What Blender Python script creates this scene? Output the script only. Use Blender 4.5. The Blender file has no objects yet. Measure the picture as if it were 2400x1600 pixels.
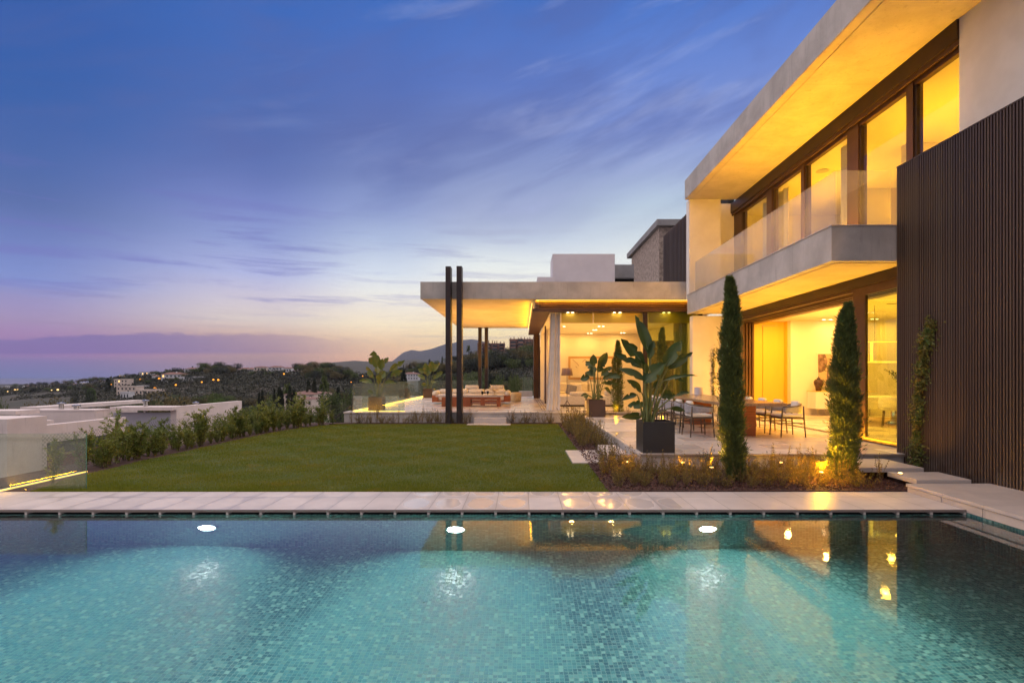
import bpy, math, random
import numpy as np
from mathutils import Vector, Matrix
R = math.radians
random.seed(7)
rng = np.random.default_rng(11)
HAZE = 4.5e-5
scene = bpy.context.scene
COL = scene.collection

# ------------------------------------------------------------------ camera
cam_d = bpy.data.cameras.new("camera")
cam = bpy.data.objects.new("camera", cam_d)
COL.objects.link(cam)
cam.location = (0, 0, 1.6)
cam.rotation_euler = (R(90), 0, 0)
F = 1250.0                       # focal length in photo pixels (2400 wide)
VX, VY = 1222.0, 879.0           # vanishing point of the long walls
cam_d.sensor_width = 36
cam_d.lens = F / 2400 * 36
cam_d.shift_x = -(VX - 1200) / 2400
cam_d.shift_y = (VY - 800) / 2400
cam_d.clip_start = 0.05
cam_d.clip_end = 40000
scene.camera = cam
scene.view_settings.view_transform = 'Standard'
scene.view_settings.look = 'None'
scene.view_settings.exposure = 0
scene.view_settings.gamma = 1
scene.render.engine = 'CYCLES'
scene.cycles.use_denoising = True
scene.cycles.caustics_refractive = False
scene.cycles.max_bounces = 8
scene.cycles.diffuse_bounces = 3
scene.cycles.glossy_bounces = 4
scene.cycles.transmission_bounces = 6
scene.cycles.transparent_max_bounces = 16
scene.cycles.sample_clamp_indirect = 6
scene.cycles.use_adaptive_sampling = True
scene.cycles.adaptive_threshold = 0.015

def s2l(c):
    return tuple(((v / 255) / 12.92 if v / 255 <= 0.04045 else ((v / 255 + 0.055) / 1.055) ** 2.4) for v in c)

# ------------------------------------------------------------------ small node language
class E:
    """a float socket with arithmetic"""
    def __init__(s, nt, sock): s.nt, s.s = nt, sock
    def _m(s, op, *a, clamp=False):
        n = s.nt.nodes.new('ShaderNodeMath'); n.operation = op; n.use_clamp = clamp
        for i, v in enumerate((s,) + a):
            if isinstance(v, E): s.nt.links.new(v.s, n.inputs[i])
            else: n.inputs[i].default_value = v
        return E(s.nt, n.outputs[0])
    def __add__(s, o): return s._m('ADD', o)
    def __sub__(s, o): return s._m('SUBTRACT', o)
    def __mul__(s, o): return s._m('MULTIPLY', o)
    def __truediv__(s, o): return s._m('DIVIDE', o)
    def pw(s, o): return s._m('POWER', o)
    def sq(s): return s._m('SQRT')
    def ab(s): return s._m('ABSOLUTE')
    def floor(s): return s._m('FLOOR')
    def frac(s): return s._m('FRACT')
    def clamp(s): return s._m('ADD', 0.0, clamp=True)
    def mx(s, o): return s._m('MAXIMUM', o)
    def mn(s, o): return s._m('MINIMUM', o)
    def atan2(s, o): return s._m('ARCTAN2', o)
    def gt(s, o): return s._m('GREATER_THAN', o)
    def lt(s, o): return s._m('LESS_THAN', o)
    def ss(s, a, b):
        n = s.nt.nodes.new('ShaderNodeMapRange'); n.interpolation_type = 'SMOOTHSTEP'
        s.nt.links.new(s.s, n.inputs['Value'])
        n.inputs['From Min'].default_value = a; n.inputs['From Max'].default_value = b
        return E(s.nt, n.outputs[0])

class G:
    def __init__(s, nt): s.nt = nt
    def n(s, t, **kw):
        x = s.nt.nodes.new(t)
        for k, v in kw.items(): setattr(x, k, v)
        return x
    def link(s, a, b): s.nt.links.new(a.s if isinstance(a, E) else a, b)
    def put(s, sock, v):
        if isinstance(v, E): s.nt.links.new(v.s, sock)
        elif isinstance(v, bpy.types.NodeSocket): s.nt.links.new(v, sock)
        elif isinstance(v, (tuple, list)) and len(v) == 3 and sock.type == 'RGBA': sock.default_value = (*v, 1)
        else: sock.default_value = v
    def coord(s, kind='Object'):
        return s.n('ShaderNodeTexCoord').outputs[kind]
    def pos(s): return s.n('ShaderNodeNewGeometry').outputs['Position']
    def xyz(s, vec):
        n = s.n('ShaderNodeSeparateXYZ'); s.link(vec, n.inputs[0])
        return [E(s.nt, o) for o in n.outputs]
    def vec(s, x, y, z=0.0):
        n = s.n('ShaderNodeCombineXYZ')
        for i, v in enumerate((x, y, z)): s.put(n.inputs[i], v)
        return n.outputs[0]
    def noise(s, vec, scale=5, detail=3, rough=.5, dist=0.0):
        n = s.n('ShaderNodeTexNoise'); s.link(vec, n.inputs['Vector'])
        n.inputs['Scale'].default_value = scale; n.inputs['Detail'].default_value = detail
        n.inputs['Roughness'].default_value = rough; n.inputs['Distortion'].default_value = dist
        return E(s.nt, n.outputs[0])
    def white(s, vec):
        n = s.n('ShaderNodeTexWhiteNoise', noise_dimensions='3D'); s.link(vec, n.inputs['Vector'])
        return E(s.nt, n.outputs['Value'])
    def mix(s, f, a, b, mode='MIX'):
        n = s.n('ShaderNodeMix', data_type='RGBA', blend_type=mode)
        s.put(n.inputs[0], f); s.put(n.inputs[6], a); s.put(n.inputs[7], b)
        return n.outputs[2]
    def ramp(s, f, pts, interp='LINEAR'):
        n = s.n('ShaderNodeValToRGB'); s.put(n.inputs[0], f)
        cr = n.color_ramp; cr.interpolation = interp
        while len(cr.elements) < len(pts): cr.elements.new(0.5)
        for e, (p, c) in zip(cr.elements, pts):
            e.position = p; e.color = (*c, 1) if len(c) == 3 else c
        return n.outputs[0]
    def bump(s, h, strength=.3, dist=.02):
        n = s.n('ShaderNodeBump'); s.put(n.inputs['Height'], h)
        n.inputs['Strength'].default_value = strength; n.inputs['Distance'].default_value = dist
        return n.outputs[0]

# ------------------------------------------------------------------ world: dusk sky
world = bpy.data.worlds.new("World"); scene.world = world
world.use_nodes = True
wn = world.node_tree; wn.nodes.clear(); g = G(wn)
X_, Y_, Z_ = g.xyz(g.coord('Generated'))
hyp = (X_ * X_ + Y_ * Y_).sq().mx(0.0001)
te = (Z_ / hyp).mx(0.0)                  # tangent of the elevation
az = X_.atan2(Y_)                        # azimuth from the view axis
def col_ramp(px, tab):
    c = math.cos(math.atan((px - VX) / F))
    pts = sorted([(max(0.0, (VY - y) / F * c) / 0.9, s2l(cc)) for y, cc in tab])
    return g.ramp(te / 0.9, pts[:32], 'EASE' if False else 'LINEAR')
rl = col_ramp(30, [(0, (42, 91, 170)), (260, (56, 98, 170)), (400, (74, 102, 166)), (470, (84, 106, 166)), (560, (104, 122, 186)),
                   (650, (122, 140, 203)), (700, (150, 142, 192)), (745, (164, 142, 182)), (785, (170, 126, 174)),
                   (820, (172, 114, 168)), (846, (128, 110, 166)), (879, (112, 114, 166))])
rm = col_ramp(600, [(0, (56, 104, 186)), (250, (74, 108, 180)), (310, (84, 111, 179)), (400, (98, 119, 184)), (480, (120, 135, 198)), (560, (140, 155, 208)),
                    (640, (170, 178, 222)), (690, (200, 194, 214)), (750, (222, 207, 198)), (785, (216, 180, 160)),
                    (820, (196, 154, 142)), (845, (174, 138, 136)), (879, (150, 124, 142))])
rc = col_ramp(1150, [(0, (68, 112, 194)), (200, (94, 122, 196)), (310, (117, 136, 195)), (400, (142, 158, 206)), (490, (168, 180, 216)), (560, (196, 208, 228)),
                     (620, (226, 232, 234)), (680, (240, 238, 230)), (740, (255, 240, 208)), (780, (255, 232, 176)),
                     (830, (255, 216, 150)), (879, (246, 190, 134))])
rq = col_ramp(900, [(0, (62, 108, 190)), (200, (84, 114, 188)), (310, (100, 122, 186)), (400, (120, 138, 194)), (490, (146, 162, 210)), (560, (172, 188, 222)),
                    (640, (208, 218, 234)), (685, (232, 232, 230)), (720, (238, 230, 218)), (760, (252, 234, 200)), (810, (252, 210, 158)),
                    (850, (236, 178, 136)), (879, (214, 158, 132))])
rr = col_ramp(1560, [(0, (76, 120, 204)), (150, (104, 136, 212)), (300, (128, 150, 214)), (400, (164, 180, 220)), (480, (190, 208, 226)),
                     (560, (216, 226, 232)), (640, (236, 236, 232)), (740, (250, 238, 214)), (879, (240, 200, 150))])
a1, a2, a25, a3, a4 = [math.atan((p - VX) / F) for p in (30, 600, 900, 1150, 1560)]
sky = g.mix(az.ss(a1, a2), rl, rm)
sky = g.mix(az.ss(a2, a25), sky, rq)
sky = g.mix(az.ss(a25, a3), sky, rc)
sky = g.mix(az.ss(a3 + .05, a4), sky, rr)
# soft high streaks
rot = .35
u = az * math.cos(rot) + te * math.sin(rot); v = te * math.cos(rot) - az * math.sin(rot)
n1 = g.noise(g.vec(u * 1.6, v * 6.5, 3.1), 1.6, 4, .55, .6)
sky = g.mix((n1.ss(.40, .68) * te.ss(.22, .40)) * .46, sky, s2l((88, 104, 168)))
n1c = g.noise(g.vec(u * 1.1 + 2.0, v * 3.4, 6.1), 1.4, 3, .5, .5)
sky = g.mix((n1c.ss(.45, .70) * te.ss(.20, .36) * (te * -1).ss(-.62, -.30)) * .38, sky, s2l((92, 104, 166)))
n1b = g.noise(g.vec(u * 2.0 + 4.0, v * 8.0, 9.1), 1.5, 5, .6, .4)
sky = g.mix((n1b.ss(.52, .75) * te.ss(.2, .34)) * az.ss(-.75, .2) * .36, sky, s2l((176, 186, 226)))
# thin cloud bars nearer the horizon
n2 = g.noise(g.vec(az * 2.6, te * 26.0, 1.7), 1.6, 6, .62, .35)
m2 = n2.ss(.50, .66) * te.ss(.085, .13) * (te * -1 + .34).ss(0, .12)
sky = g.mix(m2 * (az * -1).ss(-.25, .5) * .5, sky, s2l((108, 108, 184)))
sky = g.mix(m2 * az.ss(-.35, .1) * .30, sky, s2l((172, 176, 196)))
# the long purple bank low on the left
n3 = g.noise(g.vec(az * 9.0, te * 30.0, 5.0), 1.4, 5, .6, .8)
n3b = g.noise(g.vec(az * 1.8, 0.3, 2.0), 2.0, 2)
t3 = Z_ / Y_.mx(.05) + (n3 - .5) * .040 + (n3b - .5) * .022 + az.ss(-.55, -.2) * .012
band = (Z_ / Y_.mx(.05) + (n3b - .5) * .006)  .ss(.035, .045) * (t3 * -1).ss(-.080, -.070)
sky = g.mix(band * (az * -1).ss(.16, .62) * .66, sky, g.mix(az.ss(-.7, -.25), s2l((104, 84, 160)), s2l((158, 122, 146))))
n4 = g.noise(g.vec(az * 3.0, te * 60.0, 8.0), 1.5, 4, .6)
sky = g.mix(n4.ss(.52, .68) * te.ss(.02, .05) * (te * -1).ss(-.16, -.08) * .25, sky, s2l((150, 130, 160)))
sky = g.mix(1.0, sky, g.ramp(te / .36, [(0, (1.30, 1.28, 1.22)), (.5, (1.22, 1.20, 1.14)), (1, (1, 1, 1))]), 'MULTIPLY')
# the part of the dusk sky above and behind the frame: brightness added beyond the visible sky to light the garden
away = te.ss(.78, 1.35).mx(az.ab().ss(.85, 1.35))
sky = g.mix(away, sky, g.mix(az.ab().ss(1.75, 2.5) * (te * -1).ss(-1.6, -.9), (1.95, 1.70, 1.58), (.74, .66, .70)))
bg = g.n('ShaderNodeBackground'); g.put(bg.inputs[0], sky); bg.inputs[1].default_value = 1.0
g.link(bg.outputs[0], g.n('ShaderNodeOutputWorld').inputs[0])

# ------------------------------------------------------------------ materials
M = {}
def newmat(name):
    m = bpy.data.materials.new(name); m.use_nodes = True
    m.node_tree.nodes.clear(); gg = G(m.node_tree)
    out = gg.n('ShaderNodeOutputMaterial')
    M[name] = m
    return m, gg, out
def principled(gg, out, **kw):
    p = gg.n('ShaderNodeBsdfPrincipled')
    for k, v in kw.items(): gg.put(p.inputs[k.replace('_', ' ')], v)
    gg.link(p.outputs[0], out.inputs[0])
    return p
def pmat(name, c1, c2=None, scale=4, rough=.6, bump=0.0, bscale=60, stretch=(1, 1, 1), metallic=0.0, c3=None, detail=4, rvar=0.0, ss=(.35, .65), **kw):
    m, gg, out = newmat(name)
    x, y, z = gg.xyz(gg.pos())
    vec = gg.vec(x * stretch[0], y * stretch[1], z * stretch[2])
    col = c1
    if c2 is not None:
        col = gg.mix(gg.noise(vec, scale, detail, .6).ss(*ss), c1, c2)
    if c3 is not None:
        col = gg.mix(gg.noise(vec, scale * 3.7, 3, .6).ss(.55, .75), col, c3)
    r = rough
    if rvar: r = gg.noise(vec, scale * 2, 3) * rvar + (rough - rvar / 2)
    a = dict(Base_Color=col, Roughness=r, Metallic=metallic)
    if bump: a['Normal'] = gg.bump(gg.noise(vec, bscale, 4, .6), bump, .01)
    a.update(kw)
    principled(gg, out, **a)
    return m
def emat(name, c, strength):
    m, gg, out = newmat(name)
    e = gg.n('ShaderNodeEmission'); gg.put(e.inputs[0], c); e.inputs[1].default_value = strength
    gg.link(e.outputs[0], out.inputs[0]); return m

def concrete(name, base, dark, boards=0.0):
    m, gg, out = newmat(name)
    x, y, z = gg.xyz(gg.pos())
    v = gg.vec(x, y, z)
    n = gg.noise(v, 1.3, 5, .6, .3)
    col = gg.mix(n.ss(.3, .7), base, dark)
    streak = gg.noise(gg.vec(x * 5, y * 5, z * .45), 2.2, 4, .65)
    col = gg.mix(streak.ss(.55, .78) * .45, col, tuple(c * .55 for c in dark))
    pores = gg.noise(v, 48, 2, .5)
    col = gg.mix(pores.ss(.66, .74) * .35, col, tuple(c * .4 for c in dark))
    # formwork joints every 2.4 m
    jx = ((x + y * .0) / 2.4).frac(); jy = (y / 2.9 + .37).frac()
    j = (jy * -1).ss(-.0045, 0) 
    col = gg.mix(j * .6, col, tuple(c * .45 for c in dark))
    principled(gg, out, Base_Color=col, Roughness=.72, Normal=gg.bump(n * .7 + gg.noise(v, 30, 4, .7) * .3, .22, .02))
concrete('concrete', (.50, .46, .445), (.36, .33, .32))
concrete('concrete_dark', (.27, .265, .275), (.20, .195, .205))
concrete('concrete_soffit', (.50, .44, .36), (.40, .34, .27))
pmat('plaster', (.74, .69, .66), (.66, .61, .58), 1.2, .75, .06, 90)
pmat('plaster_grey', (.56, .54, .60), (.50, .48, .54), .8, .75, .06, 60)
concrete('plaster_neighbour', (.68, .59, .585), (.60, .52, .515))
pmat('plaster_neighbour_shade', (.44, .43, .50), (.38, .38, .45), .6, .8, .08, 30)  # darker copy for the front face, its shade put into the colour
pmat('gravel_roof', (.20, .09, .07), (.12, .06, .05), 6, .9)
pmat('bronze', (.10, .050, .028), (.075, .036, .02), 2, .38, 0, metallic=.35)
pmat('bronze_dark', (.035, .020, .014), (.05, .026, .016), 2, .42, 0, metallic=.3)
pmat('corten_post', (.042, .030, .030), (.028, .020, .022), 1.4, .42, .1, 40, (1, 1, .5), metallic=.4, c3=(.06, .036, .028))
pmat('black_planter', (.016, .015, .018), (.022, .020, .022), 3, .42, .05, 50)
pmat('brown_planter', (.085, .045, .030), (.06, .034, .024), 3, .5, .05, 50)
m, gg, out = newmat('slat_metal')
x, y, z = gg.xyz(gg.pos())
sid = ((y + .026) / .048).floor(); lvl = (z / 5.3).floor()
tone = gg.white(gg.vec(sid, lvl, 1.0))
col = gg.mix(tone, (.070, .042, .032), (.105, .068, .050))
col = gg.mix(gg.noise(gg.vec(x, y * 3, z * .6), 3, 4, .6).ss(.5, .8) * .35, col, (.06, .04, .034))
jt = (z / 2.58).frac(); col = gg.mix(jt.lt(.002) * .5, col, (.02, .015, .012))
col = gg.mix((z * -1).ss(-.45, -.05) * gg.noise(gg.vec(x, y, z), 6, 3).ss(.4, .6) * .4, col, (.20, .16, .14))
principled(gg, out, Base_Color=col, Roughness=tone * .15 + .40, Metallic=.3)
pmat('slat_back', (.006, .005, .006), None, 1, .8)
pmat('teak', (.34, .10, .035), (.24, .065, .022), 2.2, .5, .1, 40, (1, 1, 14))
pmat('teak_flat', (.34, .10, .035), (.22, .06, .02), 2.2, .45, .1, 40, (1, 12, 1))
pmat('chair_wood', (.10, .065, .042), (.07, .045, .030), 3, .5, .1, 30, (1, 1, 8))
pmat('chair_wood_warm', (.13, .07, .035), (.09, .05, .028), 3, .5, .1, 30, (1, 1, 8))
pmat('table_top', (.36, .23, .14), (.27, .17, .10), 1.5, .22, .04, 30, (8, 1, 1))
pmat('fabric_white', (.74, .68, .62), (.66, .60, .54), 14, .9, .25, 160)
pmat('fabric_grey', (.30, .28, .30), (.24, .23, .25), 14, .9, .25, 160)
pmat('knit', (.66, .54, .36), (.52, .42, .28), 30, .95, .6, 60)
pmat('curtain', (.72, .64, .58), (.64, .57, .52), 3, .85)
pmat('white_lacquer', (.82, .78, .72), None, 1, .35)
pmat('interior_wall', (.82, .76, .66), (.78, .72, .62), .7, .8)
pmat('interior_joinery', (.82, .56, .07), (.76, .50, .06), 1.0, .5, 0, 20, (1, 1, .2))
pmat('interior_floor', (.62, .56, .48), (.55, .50, .43), 1.0, .35)
pmat('vase', (.035, .018, .020), (.07, .035, .03), 7, .12, c3=(.12, .07, .05))
pmat('steel', (.5, .48, .46), None, 1, .25, metallic=1.0)
pmat('wire', (.10, .085, .09), None, 1, .5, metallic=.5)
pmat('lamp_shade', (.45, .28, .16), (.25, .17, .20), 6, .5, 0, 20, (1, 1, .02))
pmat('bark', (.09, .065, .05), (.05, .038, .03), 8, .9, .5, 40)
pmat('stone_wall', (.36, .29, .25), (.22, .17, .15), 5.5, .9, .9, 14, c3=(.48, .41, .36), ss=(.4, .6))
pmat('mulch', (.075, .030, .022), (.035, .018, .014), 30, .9, .8, 70, c3=(.13, .06, .045))
pmat('chips', (.12, .042, .032), (.05, .022, .018), 25, .75, c3=(.20, .10, .075))
pmat('coral', (.75, .62, .45), (.65, .52, .36), 10, .6)
pmat('rug', (.50, .36, .24), (.44, .30, .19), 3, .95)
pmat('stone_cap', (.50, .44, .42), (.43, .38, .37), 1.6, .55, .06, 40)
pmat('dark_glass', (.02, .022, .03), None, 1, .08)
pmat('picture_mat', (.74, .66, .52), (.70, .62, .48), 2, .7)
pmat('picture_frame', (.50, .30, .12), None, 2, .5)
pmat('picture_line', (.45, .36, .28), None, 2, .7)
pmat('art_dark', (.12, .07, .06), (.30, .20, .16), 5, .7, 0, 20, c3=(.42, .33, .28))
pmat('art_light', (.60, .46, .30), (.52, .38, .24), 2, .7)

def leafmat(name, c1, c2, rough=.45, trans=.25, scale=3.0, c3=None):
    m, gg, out = newmat(name)
    p = gg.pos()
    col = gg.mix(gg.noise(p, scale, 3, .6).ss(.35, .65), c1, c2)
    if c3: col = gg.mix(gg.noise(p, scale * 2.3, 2, .6).ss(.56, .72), col, c3)
    b = gg.n('ShaderNodeBsdfPrincipled'); gg.put(b.inputs['Base Color'], col); b.inputs['Roughness'].default_value = rough
    t = gg.n('ShaderNodeBsdfTranslucent'); gg.put(t.inputs[0], col)
    mx = gg.n('ShaderNodeMixShader'); mx.inputs[0].default_value = trans
    gg.link(b.outputs[0], mx.inputs[1]); gg.link(t.outputs[0], mx.inputs[2]); gg.link(mx.outputs[0], out.inputs[0])
leafmat('leaf_banana', (.034, .062, .018), (.058, .092, .024), .34, .28, 2.0, (.085, .10, .022))
leafmat('leaf_banana_light', (.10, .14, .030), (.16, .17, .030), .35, .35, 2.0, (.24, .17, .03))
leafmat('leaf_cypress', (.070, .10, .026), (.115, .145, .036), .65, .3, 9, (.15, .15, .040))
leafmat('leaf_hedge', (.12, .17, .036), (.23, .25, .045), .4, .35, 3, (.33, .30, .05))
leafmat('leaf_bed', (.18, .14, .030), (.23, .165, .030), .6, .35, 6, (.26, .13, .04))
leafmat('leaf_bed_dark', (.10, .09, .04), (.14, .11, .045), .55, .35, 6, (.20, .10, .05))
leafmat('leaf_ivy', (.085, .14, .030), (.17, .15, .034), .5, .3, 6, (.24, .13, .04))
leafmat('leaf_tree', (.050, .075, .022), (.085, .11, .030), .6, .25, .35, (.11, .115, .035))
leafmat('leaf_tree_brown', (.085, .072, .026), (.115, .088, .032), .6, .2, .35, (.10, .072, .03))
leafmat('leaf_tree_dark', (.018, .026, .018), (.034, .040, .024), .6, .15, .3)
leafmat('leaf_pine', (.050, .095, .025), (.085, .13, .032), .6, .25, .8, (.11, .15, .04))
leafmat('leaf_scrub', (.030, .034, .024), (.050, .050, .034), .7, .15, .05, (.07, .058, .042))
leafmat('grass', (.135, .170, .006), (.185, .190, .008), .85, .3, .8, (.225, .195, .010))
pmat('stem_green', (.10, .13, .035), (.14, .15, .04), 6, .5)
pmat('stem_brown', (.14, .08, .05), (.09, .05, .035), 10, .8)
pmat('lawn_soil', (.050, .070, .012), (.065, .085, .016), 2.0, .9, .5, 60, c3=(.08, .09, .02))

def glassmat(name, tint=(.93, .96, .94), film=0.0, filmcol=(.7, .7, .6), refl=1.0, spots=0.0):
    m, gg, out = newmat(name)
    t = gg.n('ShaderNodeBsdfTransparent'); gg.put(t.inputs[0], tint)
    gl = gg.n('ShaderNodeBsdfGlossy'); gl.inputs['Roughness'].default_value = .01
    fr = gg.n('ShaderNodeFresnel')
    bf = E(m.node_tree, gg.n('ShaderNodeNewGeometry').outputs['Backfacing'])
    gg.put(fr.inputs[0], bf * (1 / 1.5 - 1.5) + 1.5)      # same reflectance seen from either side
    mx = gg.n('ShaderNodeMixShader'); gg.put(mx.inputs[0], E(m.node_tree, fr.outputs[0]) * refl)
    base = t
    if film:
        d = gg.n('ShaderNodeBsdfDiffuse'); gg.put(d.inputs[0], filmcol)
        tl = gg.n('ShaderNodeBsdfTranslucent'); gg.put(tl.inputs[0], filmcol)
        ad = gg.n('ShaderNodeMixShader'); ad.inputs[0].default_value = .5
        gg.link(d.outputs[0], ad.inputs[1]); gg.link(tl.outputs[0], ad.inputs[2])
        mf = gg.n('ShaderNodeMixShader')
        p = gg.pos()
        nz = gg.noise(p, 3, 4, .6).ss(.2, .8) * (film * .7) + film * .6
        if spots: nz = nz + gg.noise(p, 140, 2, .5).ss(.64, .7) * spots
        gg.put(mf.inputs[0], nz.clamp())
        gg.link(t.outputs[0], mf.inputs[1]); gg.link(ad.outputs[0], mf.inputs[2]); base = mf
    gg.link(base.outputs[0], mx.inputs[1]); gg.link(gl.outputs[0], mx.inputs[2])
    gg.link(mx.outputs[0], out.inputs[0])
glassmat('glass', (.93, .95, .92))
glassmat('glass_tint', (.74, .80, .50), refl=1.1)
glassmat('glass_balcony', (.95, .95, .93), .09, (.85, .82, .74))
glassmat('glass_dew', (.84, .90, .85), .07, (.70, .68, .58), spots=.25)
pmat('shaded_glazing', (.12, .14, .125), (.07, .08, .075), .6, .25)
pmat('glass_edge', (.10, .22, .17), None, 1, .2)

# paving: rectangular slabs with thin joints
def paving(name, c1, c2, w, d, ox=0.0, oy=0.0, stagger=0.0, rough=.5, joint=.004, jcol=(.14, .11, .10), wet=False, var=.10):
    m, gg, out = newmat(name)
    x, y, z = gg.xyz(gg.pos())
    v_ = (y - oy) / d; row = v_.floor()
    u_ = (x - ox) / w + row * stagger; cx = u_.floor()
    fu, fv = u_.frac(), v_.frac()
    eu = fu.mn(fu * -1 + 1) * w; ev = fv.mn(fv * -1 + 1) * d
    j = (eu.mn(ev) * -1 + joint).ss(0, joint * .6)
    tone = gg.white(gg.vec(cx, row, 1.0))
    nz = gg.noise(gg.vec(x, y, z), 2.5, 5, .65, .4)
    col = gg.mix(nz.ss(.3, .7), c1, c2)
    hv = gg.n('ShaderNodeHueSaturation'); gg.link(col, hv.inputs['Color']); gg.put(hv.inputs['Value'], tone * var + (1 - var / 2))
    fine = gg.noise(gg.vec(x, y, z), 60, 3, .6)
    col = gg.mix(fine.ss(.6, .75) * .12, hv.outputs[0], tuple(c * .6 for c in c2))
    rg = nz * .12 + (rough - .06) + (tone - .5) * (.22 if name == 'terrace_stone' else .04)
    if wet:
        # drying water film: an ellipse in every slab, uneven, on the stretch in front of the lawn
        dx = (fu - .5) * 2; dy = (fv - .5) * 2
        wob = (gg.noise(gg.vec(x, y * 1.5, z), 3.0, 3, .6) - .5) * .55
        t2 = gg.white(gg.vec(cx, row, 7.0))
        rad = (dx * dx + dy * dy).sq() + wob
        near = x.ss(-1.7, -1.4) * (x * -1).ss(-2.0, -1.9)          # still wet in front of the open room
        film = (rad * -1).ss(-.84, -.74) * near * t2.gt(.25)
        rim = rad.ss(.80, 1.02) * x.ss(-6.8, -6.2) * (x * -1).ss(-1.98, -1.9) * t2.ss(.1, .7)
        rg = (rg * (film * -1 + 1) + film * .10) * (rim * -.35 + 1)
        col = gg.mix(rim * .34, col, tuple(c * .60 for c in c2))
    col = gg.mix(j, col, jcol)
    principled(gg, out, Base_Color=col, Roughness=rg, Normal=gg.bump(fine * .25 + j * -1.0, .2, .004))
paving('deck_stone', (.56, .49, .47), (.47, .41, .40), .40, .655, ox=1.222 * 0 + .092, oy=6.353, rough=.46, wet=True)
paving('walk_stone', (.50, .43, .40), (.42, .36, .345), .60, .60, ox=5.3, oy=1.3, stagger=.0, rough=.5, joint=.0025, jcol=(.25, .2, .19))
paving('terrace_stone', (.60, .53, .49), (.52, .46, .43), 1.2, .6, ox=.3, oy=8.95, stagger=.5, rough=.29, joint=.003, jcol=(.26, .21, .18))
paving('step_stone', (.52, .45, .42), (.45, .39, .37), 9, 9, ox=-40, oy=-40, rough=.5)

def mosaic(name, ia, ib, dark=1.0):
    m, gg, out = newmat(name)
    c = gg.xyz(gg.pos())
    s = .036
    a, b = c[ia] / s, c[ib] / s
    fa, fb = a.frac(), b.frac()
    e = fa.mn(fa * -1 + 1).mn(fb.mn(fb * -1 + 1))
    j = (e * -1 + .09).ss(0, .03)
    w = gg.white(gg.vec(a.floor(), b.floor(), 0.0))
    t = tuple
    col = gg.ramp(w, [(0, (.030, .125, .14)), (.3, (.055, .18, .19)), (.55, (.09, .25, .25)), (.78, (.16, .35, .33)), (.90, (.30, .52, .47)), (1, (.55, .76, .66))], 'CONSTANT')
    big = gg.noise(gg.vec(c[ia], c[ib], 0.0), .9, 2)
    col = gg.mix(big.ss(.4, .65) * .25, col, (.05, .22, .25))
    col = gg.mix(j * .85, col, (.24, .38, .34))
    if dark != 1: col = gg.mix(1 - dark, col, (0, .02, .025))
    wv = gg.white(gg.vec(a.floor(), b.floor(), 5.0)); wu = gg.white(gg.vec(a.floor(), b.floor(), 9.0))
    tilt = (wv - .5) * fa * .006 + (wu - .5) * fb * .006                        # every tessera sits at its own slight angle
    principled(gg, out, Base_Color=col, Roughness=.24, Specular_IOR_Level=1.0, Normal=gg.bump(tilt - j * .0004, 1.0, 1.0))
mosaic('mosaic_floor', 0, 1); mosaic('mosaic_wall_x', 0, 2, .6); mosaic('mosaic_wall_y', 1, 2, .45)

# pool water: one refracting sheet
m, gg, out = newmat('pool_water')
x, y, z = gg.xyz(gg.pos())
h = gg.noise(gg.vec(x, y, z), 7, 2, .5) * .6 + gg.noise(gg.vec(x, y, z), 24, 2, .5) * .4
nrm = gg.bump(h, .055, .01)
rf = gg.n('ShaderNodeBsdfRefraction'); rf.inputs['IOR'].default_value = 1.333; rf.inputs['Roughness'].default_value = 0.0
gg.put(rf.inputs['Color'], (.84, .97, .98))
gl = gg.n('ShaderNodeBsdfGlossy'); gl.inputs['Roughness'].default_value = .035; gg.put(gl.inputs['Color'], (.95, .95, .95))
gg.link(nrm, gl.inputs['Normal']); gg.link(nrm, rf.inputs['Normal'])
fr = gg.n('ShaderNodeFresnel'); fr.inputs[0].default_value = 1.333
mx = gg.n('ShaderNodeMixShader'); gg.put(mx.inputs[0], (E(m.node_tree, fr.outputs[0]) * 1.5).mn(.95))
cl = gg.n('ShaderNodeBsdfDiffuse'); gg.put(cl.inputs[0], (.72, .68, .70))      # pale diffuse colour put in to lift the water's reflected light
mc = gg.n('ShaderNodeMixShader'); mc.inputs[0].default_value = .012
gg.link(rf.outputs[0], mc.inputs[1]); gg.link(cl.outputs[0], mc.inputs[2])
gg.link(mc.outputs[0], mx.inputs[1]); gg.link(gl.outputs[0], mx.inputs[2]); gg.link(mx.outputs[0], out.inputs[0])

pmat('sea', (.15, .15, .24), None, 1, .5)
pmat('terrain', (.045, .036, .028), (.026, .028, .018), .02, .95, 0, c3=(.10, .075, .06))
pmat('hill_far', (.060, .055, .042), (.045, .048, .034), .002, .95, 0, c3=(.10, .09, .075))
pmat('mountain', (.07, .065, .06), (.055, .055, .05), .001, .95)
pmat('tile_roof', (.22, .11, .09), (.15, .08, .07), 2, .85, .3, 6)
pmat('house_white', (.50, .50, .53), (.44, .44, .48), .2, .8)
pmat('house_cream', (.56, .47, .42), (.48, .40, .36), .2, .8)
pmat('house_pink', (.25, .145, .12), (.19, .115, .095), .2, .85)
pmat('window_dark', (.03, .035, .045), None, 1, .2)
emat('window_lit', s2l((255, 190, 110)), 3.0)
WARM = (1.0, .46, .012); WARM2 = (1.0, .50, .105)
emat('led_warm', (1.0, .5, .06), 3.0)
emat('led_hot', (1.0, .60, .12), 3.2)
emat('downlight', (1.0, .84, .5), 12.0)
emat('pool_lamp', (.92, 1.0, 1.0), 60.0)
emat('street_bulb', (1.0, .33, .03), 2.8)
emat('street_bulb_pale', (1.0, .62, .25), 2.4)
emat('spot_lens', (1.0, .62, .2), 8.0)
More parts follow.
